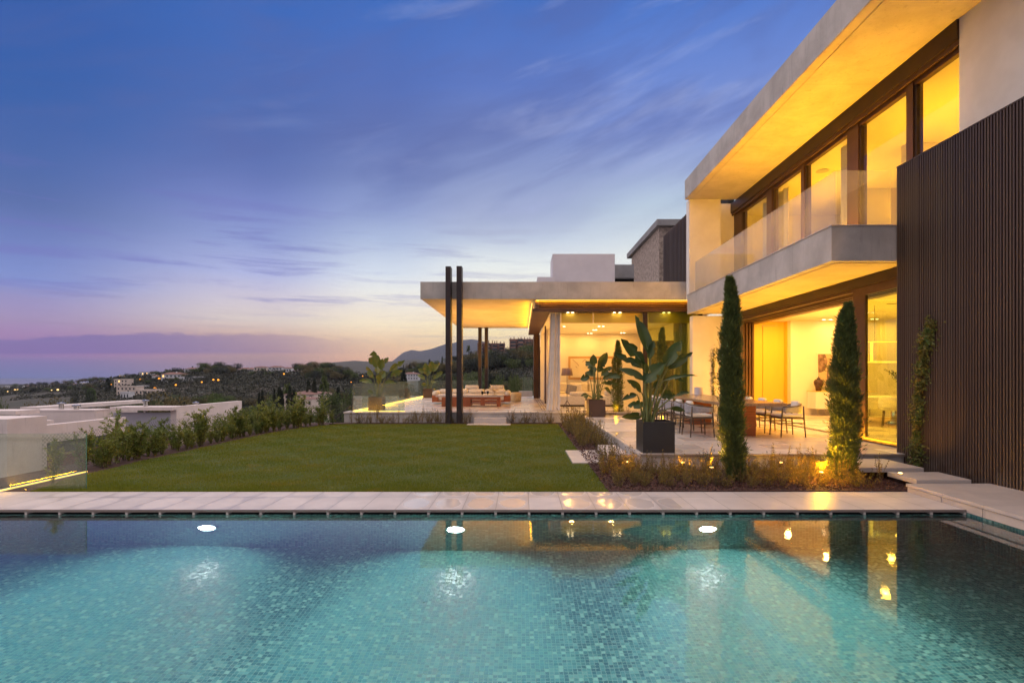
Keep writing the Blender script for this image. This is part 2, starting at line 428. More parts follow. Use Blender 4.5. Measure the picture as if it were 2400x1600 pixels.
# ------------------------------------------------------------------ geometry helpers
def gx(px, Y): return (px - VX) / F * Y
def gz(py, Y): return 1.6 + (VY - py) / F * Y
def at(px, py, Y): return Vector((gx(px, Y), Y, gz(py, Y)))
def atz(px, py, z):
    Y = F * (1.6 - z) / (py - VY); return Vector((gx(px, Y), Y, z))

class MB:
    def __init__(s): s.v, s.f = [], []
    def box(s, x0, x1, y0, y1, z0, z1):
        n = len(s.v)
        s.v += [(x0, y0, z0), (x1, y0, z0), (x1, y1, z0), (x0, y1, z0), (x0, y0, z1), (x1, y0, z1), (x1, y1, z1), (x0, y1, z1)]
        s.f += [tuple(n + i for i in q) for q in ((0, 3, 2, 1), (4, 5, 6, 7), (0, 1, 5, 4), (1, 2, 6, 5), (2, 3, 7, 6), (3, 0, 4, 7))]
        return s
    def prism(s, poly, z0, z1):
        n = len(s.v); k = len(poly)
        s.v += [(x, y, z0) for x, y in poly] + [(x, y, z1) for x, y in poly]
        s.f += [tuple(n + i for i in range(k))[::-1], tuple(n + k + i for i in range(k))]
        s.f += [(n + i, n + (i + 1) % k, n + k + (i + 1) % k, n + k + i) for i in range(k)]
        return s
    def hexa(s, pts):     # 8 corners, bottom four then top four
        n = len(s.v); s.v += [tuple(p) for p in pts]
        s.f += [tuple(n + i for i in q) for q in ((0, 3, 2, 1), (4, 5, 6, 7), (0, 1, 5, 4), (1, 2, 6, 5), (2, 3, 7, 6), (3, 0, 4, 7))]
        return s
    def quad(s, a, b, c, d):
        n = len(s.v); s.v += [tuple(a), tuple(b), tuple(c), tuple(d)]; s.f.append((n, n + 1, n + 2, n + 3)); return s
    def tube(s, pts, rad, k=8):
        pts = [Vector(p) for p in pts]
        if not hasattr(rad, '__len__'): rad = [rad] * len(pts)
        n0 = len(s.v); t0 = None
        for i, p in enumerate(pts):
            t = (pts[min(i + 1, len(pts) - 1)] - pts[max(i - 1, 0)]).normalized()
            if t0 is None:
                a = t.orthogonal().normalized()
            else:
                a = (a - t * a.dot(t)); a = a.normalized() if a.length > 1e-6 else t.orthogonal().normalized()
            t0 = t; b = t.cross(a)
            for j in range(k):
                q = p + (a * math.cos(2 * math.pi * j / k) + b * math.sin(2 * math.pi * j / k)) * rad[i]
                s.v.append(tuple(q))
        for i in range(len(pts) - 1):
            for j in range(k):
                s.f.append((n0 + i * k + j, n0 + i * k + (j + 1) % k, n0 + (i + 1) * k + (j + 1) % k, n0 + (i + 1) * k + j))
        s.f.append(tuple(n0 + j for j in range(k))[::-1]); e = n0 + (len(pts) - 1) * k
        s.f.append(tuple(e + j for j in range(k)))
        return s
    def lathe(s, prof, c=(0, 0, 0), k=20):
        n0 = len(s.v)
        for r, z in prof:
            for j in range(k):
                s.v.append((c[0] + r * math.cos(2 * math.pi * j / k), c[1] + r * math.sin(2 * math.pi * j / k), c[2] + z))
        for i in range(len(prof) - 1):
            for j in range(k):
                s.f.append((n0 + i * k + j, n0 + i * k + (j + 1) % k, n0 + (i + 1) * k + (j + 1) % k, n0 + (i + 1) * k + j))
        s.f.append(tuple(n0 + j for j in range(k))[::-1]); e = n0 + (len(prof) - 1) * k
        s.f.append(tuple(e + j for j in range(k)))
        return s
    def grid(s, fn, nu, nv):
        n0 = len(s.v)
        for i in range(nu + 1):
            for j in range(nv + 1): s.v.append(tuple(fn(i / nu, j / nv)))
        for i in range(nu):
            for j in range(nv):
                a = n0 + i * (nv + 1) + j; s.f.append((a, a + 1, a + nv + 2, a + nv + 1))
        return s
    def add(s, V, Fc):
        n = len(s.v); s.v += [tuple(p) for p in V]; s.f += [tuple(n + i for i in q) for q in Fc]; return s
    def build(s, name, mat, parent=None, smooth=False, bevel=0.0, subd=0, solid=0.0, local=False):
        me = bpy.data.meshes.new(name)
        o0 = ORG.get(parent.name, Vector()) if parent and not local else Vector()
        me.from_pydata([(x - o0.x, y - o0.y, z - o0.z) for x, y, z in s.v], [], s.f)
        me.materials.append(M[mat] if isinstance(mat, str) else mat)
        if smooth: me.polygons.foreach_set('use_smooth', [True] * len(me.polygons))
        me.update()
        o = bpy.data.objects.new(name, me); COL.objects.link(o)
        if parent:
            o.parent = parent; ORG[o.name] = ORG.get(parent.name, Vector())
        if solid:
            md = o.modifiers.new('s', 'SOLIDIFY'); md.thickness = solid
        if bevel:
            md = o.modifiers.new('b', 'BEVEL'); md.width = bevel; md.segments = 2; md.limit_method = 'ANGLE'
        if subd:
            md = o.modifiers.new('u', 'SUBSURF'); md.levels = subd; md.render_levels = subd
        return o
ORG = {}
def tag(o, label, cat=None, group=None, kind=None):
    if label: o['label'] = label
    if cat: o['category'] = cat
    if group: o['group'] = group
    if kind: o['kind'] = kind
    return o
def thing(name, label, cat, loc=(0, 0, 0), group=None):
    o = bpy.data.objects.new(name, None); COL.objects.link(o)
    o.empty_display_size = .2; o.location = loc; ORG[o.name] = Vector(loc)
    return tag(o, label, cat, group)
def struct(name, mb, mat, **kw):
    o = mb.build(name, mat, **kw); o['kind'] = 'structure'; return o
def B(*a): return MB().box(*a)
def copy_tree(o, parent=None):
    c = o.copy(); COL.objects.link(c); c.parent = parent
    for ch in o.children: copy_tree(ch, c)
    return c
def npmesh(name, V, Fc, mat, parent=None, smooth=False):
    me = bpy.data.meshes.new(name)
    V = np.asarray(V, dtype=np.float32); Fc = np.asarray(Fc, dtype=np.int32)
    me.vertices.add(len(V)); me.vertices.foreach_set('co', V.ravel())
    k = Fc.shape[1]
    me.loops.add(Fc.size); me.loops.foreach_set('vertex_index', Fc.ravel())
    me.polygons.add(len(Fc)); me.polygons.foreach_set('loop_start', np.arange(0, Fc.size, k, dtype=np.int32))
    try: me.polygons.foreach_set('loop_total', np.full(len(Fc), k, dtype=np.int32))
    except Exception: pass
    me.materials.append(M[mat]); me.update(calc_edges=True); me.validate()
    o = bpy.data.objects.new(name, me); COL.objects.link(o)
    if parent: o.parent = parent; ORG[o.name] = ORG.get(parent.name, Vector())
    return o
def unit(a): return a / (np.linalg.norm(a, axis=1, keepdims=True) + 1e-9)
def leaves(c, d, L, W, fold=.12):
    """diamond leaves: centre-base c (N,3), direction d, length L, width W"""
    N = len(c); d = unit(d)
    r = unit(rng.normal(size=(N, 3)))
    s_ = unit(np.cross(d, r)); n_ = np.cross(d, s_)
    L = np.broadcast_to(np.asarray(L, dtype=float), (N,))[:, None]; W = np.broadcast_to(np.asarray(W, dtype=float), (N,))[:, None]
    a = c; b = c + d * L * .45 + s_ * W * .5 + n_ * W * fold; t = c + d * L; e = c + d * L * .45 - s_ * W * .5 + n_ * W * fold
    V = np.stack([a, b, t, e], 1).reshape(-1, 3)
    Fc = np.arange(N * 4).reshape(N, 4)
    return V, Fc
def area(name, loc, rot, sx, sy, power, color, parent=None, spread=180):
    l = bpy.data.lights.new(name, 'AREA'); l.shape = 'RECTANGLE'; l.size = sx; l.size_y = sy; l.energy = power; l.color = color
    l.spread = R(spread)
    o = bpy.data.objects.new(name, l); COL.objects.link(o); o.rotation_euler = rot
    o.location = loc
    if parent: o.parent = parent; o.location = Vector(loc) - ORG.get(parent.name, Vector())
    return o
def spot(name, loc, target, power, color, angle=60, blend=.6, size=.03, parent=None):
    l = bpy.data.lights.new(name, 'SPOT'); l.energy = power; l.color = color; l.spot_size = R(angle); l.spot_blend = blend; l.shadow_soft_size = size
    o = bpy.data.objects.new(name, l); COL.objects.link(o)
    o.rotation_euler = (Vector(target) - Vector(loc)).to_track_quat('-Z', 'Y').to_euler()
    o.location = loc
    if parent: o.parent = parent; o.location = Vector(loc) - ORG.get(parent.name, Vector())
    return o

# ------------------------------------------------------------------ terrain, sea, hills
def interp(x, tab):
    xs = [a for a, b in tab]; ys = [b for a, b in tab]
    return np.interp(x, xs, ys)
RIDGE_R = [(-900, 2600), (0, 1500), (150, 1300), (270, 1000), (400, 800), (500, 640), (700, 560), (850, 480), (950, 430), (1060, 380), (1250, 340), (2600, 340)]
RIDGE_Y = [(-900, 900), (0, 914), (60, 906), (150, 903), (250, 892), (330, 882), (420, 873), (500, 866), (560, 873), (690, 872), (740, 868), (820, 876), (880, 884), (930, 872), (980, 862), (1060, 852), (1120, 838), (1250, 828), (1500, 826), (2600, 830)]
def wave(x, y, s, ph=0.0):
    return (np.sin(x * s + ph) * np.cos(y * s * 1.3 + ph * 2) + .5 * np.sin(x * s * 2.3 + 1 + ph) * np.sin(y * s * 2.1 + ph))
def terrain_h(x, y):
    x = np.asarray(x, float); y = np.asarray(y, float)
    r = np.sqrt(x * x + y * y) + 1e-6
    ang = np.arctan2(x, y)
    px = np.where(np.abs(ang) < 1.2, VX + F * np.tan(np.clip(ang, -1.2, 1.2)), np.where(ang < 0, -2000, 2600))
    px = np.clip(px, -900, 2600)
    Rr = interp(px, RIDGE_R); Ry = interp(px, RIDGE_Y)
    zr = 1.6 + (VY - Ry) / F * Rr * np.cos(np.clip(ang, -1.2, 1.2))
    base = np.interp(r, [0, 34, 60, 95, 160], [-3.0, -3.2, -5.6, -9.5, -13])
    valley = np.interp(px, [-900, 300, 700, 1000, 2600], [-20, -16, -15, -12, -9])
    base = np.where(r > 95, np.interp(r, [95, 170], [0, 1]) * (valley + 9.5) - 9.5, base)
    t = np.clip((r - 150) / np.maximum(Rr - 150, 10), 0, 1)
    t = t ** 1.25
    up = base + (zr - base) * t
    down = zr - (r - Rr) * .06 
    h = np.where(r < Rr, up, np.maximum(down, -60))
    amp = np.clip((r - 60) / 200, 0, 1) * np.clip(1.2 - t * .9, .2, 1)
    h = h + wave(x, y, .012, 1.0) * 1.2 * amp + wave(x, y, .045, 2.0) * .5 * amp
    return h
def polar_sheet(name, r0, r1, nr, a0, a1, na, hf, mat, smooth=True):
    rr_ = np.geomspace(r0, r1, nr); aa = np.linspace(a0, a1, na)
    A, Rg = np.meshgrid(aa, rr_)
    Xc, Yc = np.sin(A) * Rg, np.cos(A) * Rg
    Zc = hf(Xc, Yc)
    V = np.stack([Xc, Yc, Zc], -1).reshape(-1, 3)
    i, j = np.meshgrid(np.arange(nr - 1), np.arange(na - 1), indexing='ij')
    a = (i * na + j).ravel()
    o = npmesh(name, V, np.stack([a, a + 1, a + na + 1, a + na], 1), mat)
    o.data.polygons.foreach_set('use_smooth', [True] * len(o.data.polygons))
    o['kind'] = 'structure'; return o
polar_sheet('ground', 1.0, 5200, 150, -math.pi, math.pi, 900, terrain_h, 'terrain')
struct('sea', MB().quad((-11500, -9000, -62), (11500, -9000, -62), (11500, 11500, -62), (-11500, 11500, -62)), 'sea')
def hill_h(tab, Rc, half, zb):
    def f(x, y):
        r = np.sqrt(x * x + y * y); ang = np.arctan2(x, y)
        px = VX + F * np.tan(np.clip(ang, -1.3, 1.3)); yy = interp(px, tab)
        zt = 1.6 + (VY - yy) / F * Rc * np.cos(ang)
        q = np.clip(1 - np.abs(r - Rc) / half, 0, 1); q = q * q * (3 - 2 * q)
        n = (wave(x, y, 6 / Rc, .3) * .05 + wave(x, y, 19 / Rc, 2.1) * .03 + wave(x, y, 55 / Rc, 4.) * .012) * Rc * .10
        return zb + (zt - zb) * q + n * q * (1 - q) * 3 + n * .0
    return f
polar_sheet('hills', 1800, 3700, 60, R(-38), R(45), 400,
            hill_h([(600, 895), (700, 868), (735, 858), (780, 849), (830, 845), (880, 848), (930, 846), (970, 842), (1050, 850), (1200, 846), (1500, 840), (2500, 850)], 2700, 880, -62), 'hill_far')
polar_sheet('mountain', 5600, 9800, 50, R(-22), R(45), 420,
            hill_h([(780, 895), (860, 872), (920, 846), (945, 826), (965, 820), (985, 823), (1010, 818), (1045, 806), (1062, 804), (1085, 797), (1105, 795), (1125, 798), (1150, 806), (1200, 822), (1300, 838), (1500, 830), (2400, 850)], 7700, 2000, -62), 'mountain')

# ------------------------------------------------------------------ pool, deck, lawn, beds
PX0, PX1, PY0, PY1 = -14.0, 5.30, 1.2, 6.353
WZ = -.064; PB = -1.34
pool = MB()
struct('pool_floor', MB().quad((PX0, PY0, PB), (PX1, PY0, PB), (PX1, PY1, PB), (PX0, PY1, PB)), 'mosaic_floor')
pw = MB()
pw.box(PX0, PX1 + .25, PY1, PY1 + .3, PB - .2, -.062)
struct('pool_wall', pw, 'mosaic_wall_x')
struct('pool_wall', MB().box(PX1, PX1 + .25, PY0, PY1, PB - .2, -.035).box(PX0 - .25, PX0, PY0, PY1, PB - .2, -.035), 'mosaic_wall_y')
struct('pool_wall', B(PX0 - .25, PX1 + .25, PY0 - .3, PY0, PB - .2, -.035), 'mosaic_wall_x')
w = struct('water', MB().quad((PX0, PY0, WZ), (PX1, PY0, WZ), (PX1, PY1 + .0, WZ), (PX0, PY1 + .0, WZ)), 'pool_water')
# overflow slot behind the coping: dark trough with small stone supports under each joint
tr = MB(); tr.box(PX0, PX1, PY1 + .02, PY1 + .28, -.058, -.055)
struct('overflow_channel', tr, 'slat_back')
sup = MB()
for k in range(-36, 14):
    x0 = .092 + k * .40
    if x0 < PX1: sup.box(x0 - .014, x0 + .014, PY1 + .004, PY1 + .12, -.0615, -.0305)
struct('overflow_support', sup, 'stone_cap')
struct('pool_deck', B(PX0, PX1 - .001, PY1 - .002, 7.33, -.030, 0.0), 'deck_stone')
struct('pool_deck_base', B(PX0, PX1, PY1 + .3, 7.3, -1.5, -.032), 'concrete_dark')
struct('near_deck', B(PX0, 7.5, -3.0, PY0, -.030, 0.0), 'deck_stone')
# raised walkway at the right
wk = MB(); wk.box(PX1 - .012, 6.9, -3, 7.335, .071, .113)
struct('walkway', wk, 'walk_stone', bevel=.002)
fc = MB(); yy = 7.33
while yy > -3:
    fc.box(PX1 + .003, PX1 + .04, yy - .592, yy - .004, -.033, .062); yy -= .6
struct('walkway_riser', fc, 'walk_stone', bevel=.0015)
struct('walkway_base', B(PX1 + .012, 6.9, -3, 7.33, -1.5, .069), 'concrete_dark')

def lawn_left(y):
    return np.interp(y, [7.3, 8.2, 10, 14, 15.5, 16.8, 17.9], [-6.75, -7.0, -7.1, -7.02, -6.9, -6.45, -5.75])
poly = [(1.2, 7.332), (1.2, 17.45), (-5.75, 17.45)] + [(float(lawn_left(y)), y) for y in np.linspace(17.3, 7.332, 24)]
struct('lawn', MB().prism([(x, y) for x, y in poly], -2.8, 0.0), 'lawn_soil')
def inside_lawn(x, y):
    return (x < 1.2) & (x > lawn_left(y)) & (y > 7.335) & (y < 17.5) & ~((x > .90) & (y > 9.6) & (y < 11.3))
N = 330000
gy = 7.335 + (17.5 - 7.335) * rng.random(N) ** 1.5
gx_ = -7.15 + 8.35 * rng.random(N)
k = inside_lawn(gx_, gy); gx_, gy = gx_[k], gy[k]
hgt = (.016 + .014 * rng.random(len(gx_))) * (1 + .35 * wave(gx_, gy, 3.1, .4))
d = np.stack([rng.normal(0, .45, len(gx_)), rng.normal(0, .45, len(gx_)), np.ones(len(gx_))], 1)
d = unit(d) * hgt[:, None]
wd = unit(np.stack([rng.normal(size=len(gx_)), rng.normal(size=len(gx_)), np.zeros(len(gx_))], 1)) * .0016 * (1 + gy[:, None] / 9)
c = np.stack([gx_, gy, np.zeros(len(gx_))], 1)
V = np.stack([c - wd, c + wd, c + d], 1).reshape(-1, 3)
go = npmesh('grass', V, np.arange(len(V)).reshape(-1, 3), 'grass')
tag(go, 'short dense mown green grass covering the lawn behind the pool deck', 'grass', kind='stuff')

struct('bed_soil', MB().prism([(1.2, 7.332), (5.28, 7.338), (6.9, 7.338), (6.9, 8.96), (2.02, 8.96), (2.02, 17.9), (1.2, 17.9)], -2.8, .015), 'mulch')
struct('bed_soil', B(-6.3, 1.2, 17.45, 17.92, -2.8, .012), 'mulch')
struct('bed_soil', B(-7.9, 2, 17.92, 18.2, -2.8, -.02), 'mulch')
hb = [(float(lawn_left(y)), y) for y in np.linspace(7.332, 17.45, 24)]
struct('bed_soil', MB().prism(hb + [(-5.75, 17.9), (-8.0, 17.9), (-8.2, 7.332)], -2.8, -.012), 'mulch')
# bark chips
N = 15000
cx = 1.2 + rng.random(N) * 4.6; cy = 7.335 + rng.random(N) * 1.6
m2_ = rng.random(N) < .35
cx = np.where(m2_, 1.2 + rng.random(N) * .8, cx); cy = np.where(m2_, 8.9 + rng.random(N) ** 1.5 * 8.5, cy)
kk = (cx < 5.22) | (cy > 0); cx, cy = cx[kk], cy[kk]
c = np.stack([cx, cy, np.full(len(cx), .018) + rng.random(len(cx)) * .022], 1)
d = unit(np.stack([rng.normal(size=len(cx)), rng.normal(size=len(cx)), rng.normal(size=len(cx)) * .45], 1))
V, Fc = leaves(c, d, .02 + .035 * rng.random(len(cx)), .012 + .012 * rng.random(len(cx)), .3)
tag(npmesh('bark_mulch', V, Fc, 'chips'), 'reddish brown bark chips spread over the planting bed by the terrace', 'mulch', kind='stuff')

# ------------------------------------------------------------------ terraces
struct('terrace', B(2.0, 7.2, 8.95, 17.6, .235, .28), 'terrace_stone', bevel=.003)
struct('terrace_plinth', B(2.03, 7.2, 8.985, 17.59, -1.0, .233), 'concrete')
struct('terrace', B(-5.98, 1.0, 17.9, 31.8, .32, .365), 'terrace_stone', bevel=.003)
struct('terrace_plinth', B(-5.96, 5.7, 17.925, 31.7, -3.0, .318), 'concrete')
struct('terrace', B(1.003, 5.7, 17.9, 18.75, .32, .365), 'terrace_stone')
tag(B(.93, 1.62, 9.64, 11.24, -.05, .022).build('stepping_stone', 'step_stone', bevel=.004), 'flat pale stone slab set into the lawn edge at the foot of the terrace step', 'stepping stone')
tag(B(1.60, 1.995, 9.85, 11.2, -.03, .14).build('step_block', 'step_stone', bevel=.006), 'pale stone block step between the lawn slab and the dining terrace', 'step')
tag(B(-1.56, -.50, 17.55, 17.895, 0.0, .19).build('step_block', 'step_stone', bevel=.006), 'low stone step against the lounge terrace wall beside the twin posts', 'step')
tag(B(-1.75, -.35, 17.0, 17.53, -.03, .02).build('stepping_stone', 'step_stone', bevel=.004), 'flat stone slab in the lawn below the lounge terrace step', 'stepping stone')
tag(B(5.455, 6.21, 7.36, 7.95, .095, .160).build('stepping_slab', 'step_stone', bevel=.004), 'stone stepping slab next to the raised walkway, lower of the two by the slatted wall', 'stepping slab')
tag(B(5.0, 6.06, 8.03, 8.93, .140, .206).build('stepping_slab', 'step_stone', bevel=.004), 'stone stepping slab against the dining terrace edge, behind the other slab by the slatted wall', 'stepping slab')

# ------------------------------------------------------------------ the villa
villa = thing('villa', 'modern white and concrete villa glowing yellow inside, right of the lawn', 'house', (7.2, 9.0, 0))
def part(name, mb, mat, parent=villa, **kw): return mb.build(name, mat, parent, **kw)
ZS, ZT = 7.35, 7.97
roof = part('roof', B(5.36, 14.5, 2.0, 17.5, ZS + .002, ZT), 'concrete')
sf = MB().box(5.56, 14.0, 2.0, 17.38, ZS - .012, ZS - .001).box(5.375, 5.545, 2.0, 17.49, ZS - .006, ZS)
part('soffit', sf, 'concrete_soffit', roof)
# balcony
bal = part('balcony', B(5.35, 14, 9.2, 17.2, 3.57, 4.17), 'concrete')
part('balcony_cap', B(5.335, 6.9, 9.185, 17.2, 4.172, 4.19), 'stone_cap', bal)
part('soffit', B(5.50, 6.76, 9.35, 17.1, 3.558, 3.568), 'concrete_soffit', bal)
ys = [9.24, 11.12, 13.0, 14.86, 16.72]
for i in range(4):
    part('glass_panel', B(5.445, 5.457, ys[i] + .012, ys[i + 1] - .012, 4.192, 5.14), 'glass_balcony', bal)
part('glass_panel', B(5.46, 6.40, 9.235, 9.247, 4.192, 5.14), 'glass_balcony', bal)
# upper facade
UX = 7.15
part('wall', B(5.49, 6.52, 17.45, 17.75, 4.1, ZS), 'plaster')
part('wall', B(6.52, 7.3, 17.9, 18.2, 4.1, ZS), 'plaster')
part('wall', B(6.4, 6.62, 17.75, 18.0, 4.1, ZS), 'plaster')
part('wall', B(7.06, 7.4, 1.0, 8.60, 4.0, ZS), 'plaster')
up = part('window_header', MB().box(7.02, 7.25, 8.6, 17.9, 7.02, ZS - .013), 'bronze_dark')
part('trim', MB().box(7.06, 7.10, 8.6, 17.9, 6.93, 7.02).box(7.14, 7.25, 8.6, 17.9, 6.86, 7.02), 'bronze', up)
yw = [(17.2, 15.54, .15), (15.12, 13.64, 0), (13.40, 11.71, 0), (11.23, 9.91, 0), (9.65, 8.62, 0)]
for a_, b_, _ in yw:
    fr_ = part('window', MB().box(UX, UX + .06, b_ - .05, b_, 4.19, 6.86).box(UX, UX + .06, a_, a_ + .05, 4.19, 6.86).box(UX, UX + .06, b_, a_, 4.19, 4.24), 'bronze_dark')
    part('pane', B(UX + .03, UX + .042, b_, a_, 4.24, 6.86), 'glass', fr_)
for a_, b_ in ((15.54, 15.12), (13.64, 13.40), (11.71, 11.23), (9.91, 9.65)):
    part('mullion', B(UX - .03, UX + .16, b_ + .05, a_ - .05, 4.19, 6.93), 'bronze')
part('mullion', B(UX - .02, UX + .16, 17.25, 17.88, 4.19, 6.93), 'bronze')
# upper room
ur = MB().box(11.6, 11.8, 8.6, 17.9, 4.18, 6.96).box(7.25, 11.8, 17.9, 18.1, 4.18, 6.96).box(7.25, 11.8, 8.40, 8.6, 4.18, 6.96)
part('interior_wall', ur, 'interior_wall')
part('partition_wall', B(8.9, 11.6, 12.3, 12.5, 4.18, 6.96), 'interior_wall'); part('partition_wall', B(9.4, 11.6, 15.3, 15.4, 4.18, 6.96), 'interior_wall')
part('interior_ceiling', B(7.25, 11.8, 8.4, 18.1, 6.962, 7.2), 'interior_wall')
part('ceiling_speaker', MB().lathe([(.16, 0), (.15, .008)], (7.9, 14.0, 6.950), 20), 'plaster_grey')
part('interior_floor', B(6.9, 11.8, 8.4, 18.1, 4.171, 4.189), 'interior_floor')
# lower dining facade
hd = part('window_header', B(6.78, 7.0, 9.1, 17.6, 3.37, 3.557), 'bronze_dark')
part('trim', MB().box(6.84, 6.90, 9.1, 17.6, 3.30, 3.37).box(7.02, 7.06, 9.1, 17.6, 3.25, 3.45).box(7.12, 7.16, 9.1, 17.6, 3.23, 3.45).box(7.22, 7.26, 9.1, 17.6, 3.22, 3.45).box(7.3, 7.5, 9.1, 17.6, 3.22, 3.45), 'bronze', hd)
part('led_strip', B(6.955, 6.975, 9.2, 17.5, 3.335, 3.345), 'led_warm', hd)
fx = part('window', MB().box(6.84, 6.90, 10.62, 11.0, .285, 3.30).box(6.84, 6.90, 9.1, 10.62, .285, .37).box(6.84, 6.90, 9.1, 10.62, 3.2, 3.30), 'bronze')
part('pane', B(6.865, 6.877, 9.1, 10.62, .37, 3.2), 'glass_tint', fx)
part('door_track', MB().box(7.02, 7.045, 11.0, 17.5, .281, .287).box(7.10, 7.125, 11.0, 17.5, .281, .287).box(7.18, 7.205, 11.0, 17.5, .281, .287), 'bronze_dark')
sp = MB()
for i in range(4): sp.box(7.0 + i * .085, 7.06 + i * .085, 16.85 - i * .03, 17.55, .285, 3.23)
part('sliding_door', sp, 'bronze')
part('wall', B(5.65, 7.35, 17.6, 17.9, 0.0, 3.557), 'plaster')
# dining room
DX1, DY1, DZ = 13.6, 17.9, 3.43
rm_ = MB().box(9.03, DX1, DY1 - .02, DY1 + .2, .28, DZ).box(DX1, DX1 + .2, 8.6, DY1 + .2, .28, DZ).box(7.3, DX1, 8.5, 8.7, .28, DZ).box(7.35, 7.75, DY1 - .02, DY1 + .2, .28, DZ)
part('interior_wall', rm_, 'interior_wall')
part('interior_ceiling', B(7.0, DX1 + .2, 8.5, DY1 + .9, DZ + .001, DZ + .12), 'interior_wall')
part('interior_floor', B(7.201, DX1, 8.7, DY1 + .9, .20, .279), 'terrace_stone')
jn = MB().box(7.75, 8.28, DY1 + .42, DY1 + .5, .28, DZ).box(8.29, 8.80, DY1 + .40, DY1 + .5, .28, DZ - .14).box(8.29, 8.80, DY1 + .42, DY1 + .5, DZ - .13, DZ).box(8.81, 9.03, DY1 + .42, DY1 + .5, .28, DZ).box(7.75, 7.76, DY1, DY1 + .42, .28, DZ).box(9.02, 9.03, DY1 + .2, DY1 + .42, .28, DZ)
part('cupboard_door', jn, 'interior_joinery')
for (px, py) in ((1931, 749), (1947, 749)):
    Yd = F * (DZ - 1.6) / (VY - py); part('downlight', MB().lathe([(.045, 0), (.045, .004)], (gx(px, Yd), Yd, DZ - .005), 14), 'downlight')
for (px, py) in ((2044, 747.5), (2056, 747.5)):
    Yd = F * (DZ - 1.6) / (VY - py); part('downlight', MB().lathe([(.04, 0), (.04, .004)], (gx(px, Yd), Yd, DZ - .005), 14), 'downlight')
part('air_vent', MB().box(*(gx(2048, 14.2), gx(2068, 14.2), 13.6, 13.72, DZ - .006, DZ)), 'bronze')
# slatted wall
sl = MB(); yy = 9.15
while yy > 1.0:
    sl.box(6.44, 6.475, yy - .026, yy, 0.06, 5.15); yy -= .048
slw = part('slatted_cladding', sl, 'slat_metal')
part('cladding_panel', B(6.476, 7.05, 1.0, 9.145, .03, 5.13), 'slat_back', slw)
part('top_rail', B(6.435, 6.60, 1.0, 9.152, 5.151, 5.17), 'slat_metal', slw)
# balcony end piece behind the cladding
# living wing
LR = part('roof', B(-3.41, 8.0, 18.0, 29.3, 4.185, 4.75), 'concrete')
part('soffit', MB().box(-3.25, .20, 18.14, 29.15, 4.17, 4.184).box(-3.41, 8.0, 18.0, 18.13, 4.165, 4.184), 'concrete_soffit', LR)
part('roof_parapet', B(gx(1259, 22), gx(1300, 22), 21.8, 23.0, 4.75, gz(651, 22)), 'plaster_grey', LR)
part('roof_box', B(gx(1295, 22), gx(1441, 22), 22.0, 23.6, 4.75, gz(595, 22)), 'plaster_grey', LR)
part('roof_block', MB().box(gx(1436, 24), gx(1486, 24), 24, 24.8, gz(651, 24), gz(620, 24)), 'concrete_dark', LR)
part('roof_block', MB().box(gx(1436, 24.3), gx(1486, 24.3), 24.3, 25, 4.75, gz(650, 24)), 'slat_back', LR)
part('wall', B(6.9, 9.0, 26.7, 33.4, 4.75, 9.0), 'stone_wall')
part('roof', MB().box(6.72, 9.2, 26.4, 34.0, 9.02, 9.32), 'concrete_dark')
s2 = MB(); yy = 26.3
while yy > 19.5:
    s2.box(7.0, 7.09, yy - .07, yy, 4.75, 8.45); yy -= .205
part('slatted_screen', s2, 'slat_metal')
part('cladding_panel', B(7.10, 7.3, 18.3, 26.35, 4.75, 8.40), 'slat_back')
# living room box (louvre band, beam, glazing)
GY = 18.3
part('wall', MB().box(.45, .60, GY + .02, 29.0, 3.87, 4.168), 'plaster')
lv = MB()
for i in range(4): lv.box(.47, 6.3, GY - .07, GY + .05, 3.888 + i * .068, 3.888 + i * .068 + .034)
part('louvre_band', lv, 'bronze')
part('louvre_backing', B(.48, 6.3, GY + .06, GY + .16, 3.875, 4.16), 'bronze_dark')
part('beam', MB().box(.38, 6.3, GY - .12, GY + .18, 3.765, 3.868).box(.38, .95, GY + .18, 28.9, 3.775, 3.86), 'bronze')
part('led_strip', B(.50, 6.3, GY - .13, GY - .115, 4.145, 4.16), 'led_hot')
part('led_strip', B(.36, .38, GY + .3, 29.0, 4.10, 4.115), 'led_hot')
lf = part('window', MB().box(6.22 - .14, 6.22, GY, GY + .08, .366, 3.765).box(gx(1508, GY), gx(1518, GY), GY, GY + .1, .366, 3.765).box(gx(1518, GY), 6.1, GY, GY + .06, .366, .40), 'bronze_dark')
part('pane', B(gx(1518, GY), 6.08, GY + .03, GY + .042, .40, 3.765), 'glass_tint', lf)
st = MB()
for i in range(4): st.box(.66 + i * .085, .73 + i * .085, 28.4, 29.2, .37, 3.76)
part('sliding_door', st, 'bronze')
part('sliding_door', MB().box(1.02, 1.08, 23.3, 23.5, .37, 3.76), 'bronze')
part('door_track', MB().box(.72, .745, 18.3, 28.4, .366, .372).box(.82, .845, 18.3, 28.4, .366, .372).box(.92, .945, 18.3, 28.4, .366, .372).box(.6, 6.1, GY + .0, GY + .02, .366, .372), 'bronze_dark')
LZ = 3.75
part('interior_wall', MB().box(1.0, 7.2, 28.0, 28.2, .365, LZ).box(6.25, 6.4, 18.4, 28.0, .365, LZ), 'interior_wall')
part('interior_wall', MB().box(5.2, 6.25, 21.6, 21.75, .365, 3.0), 'stone_wall')
part('interior_ceiling', B(1.0, 6.4, 18.5, 28.2, LZ, LZ + .1), 'interior_wall')
part('interior_floor', B(1.003, 6.4, 18.753, 28.2, .30, .364), 'interior_floor')
zb = gz(757, 18.55)
part('roller_blind', MB().box(gx(1316, 18.5), gx(1389, 18.5), 18.5, 18.54, zb, 3.76), 'interior_joinery')
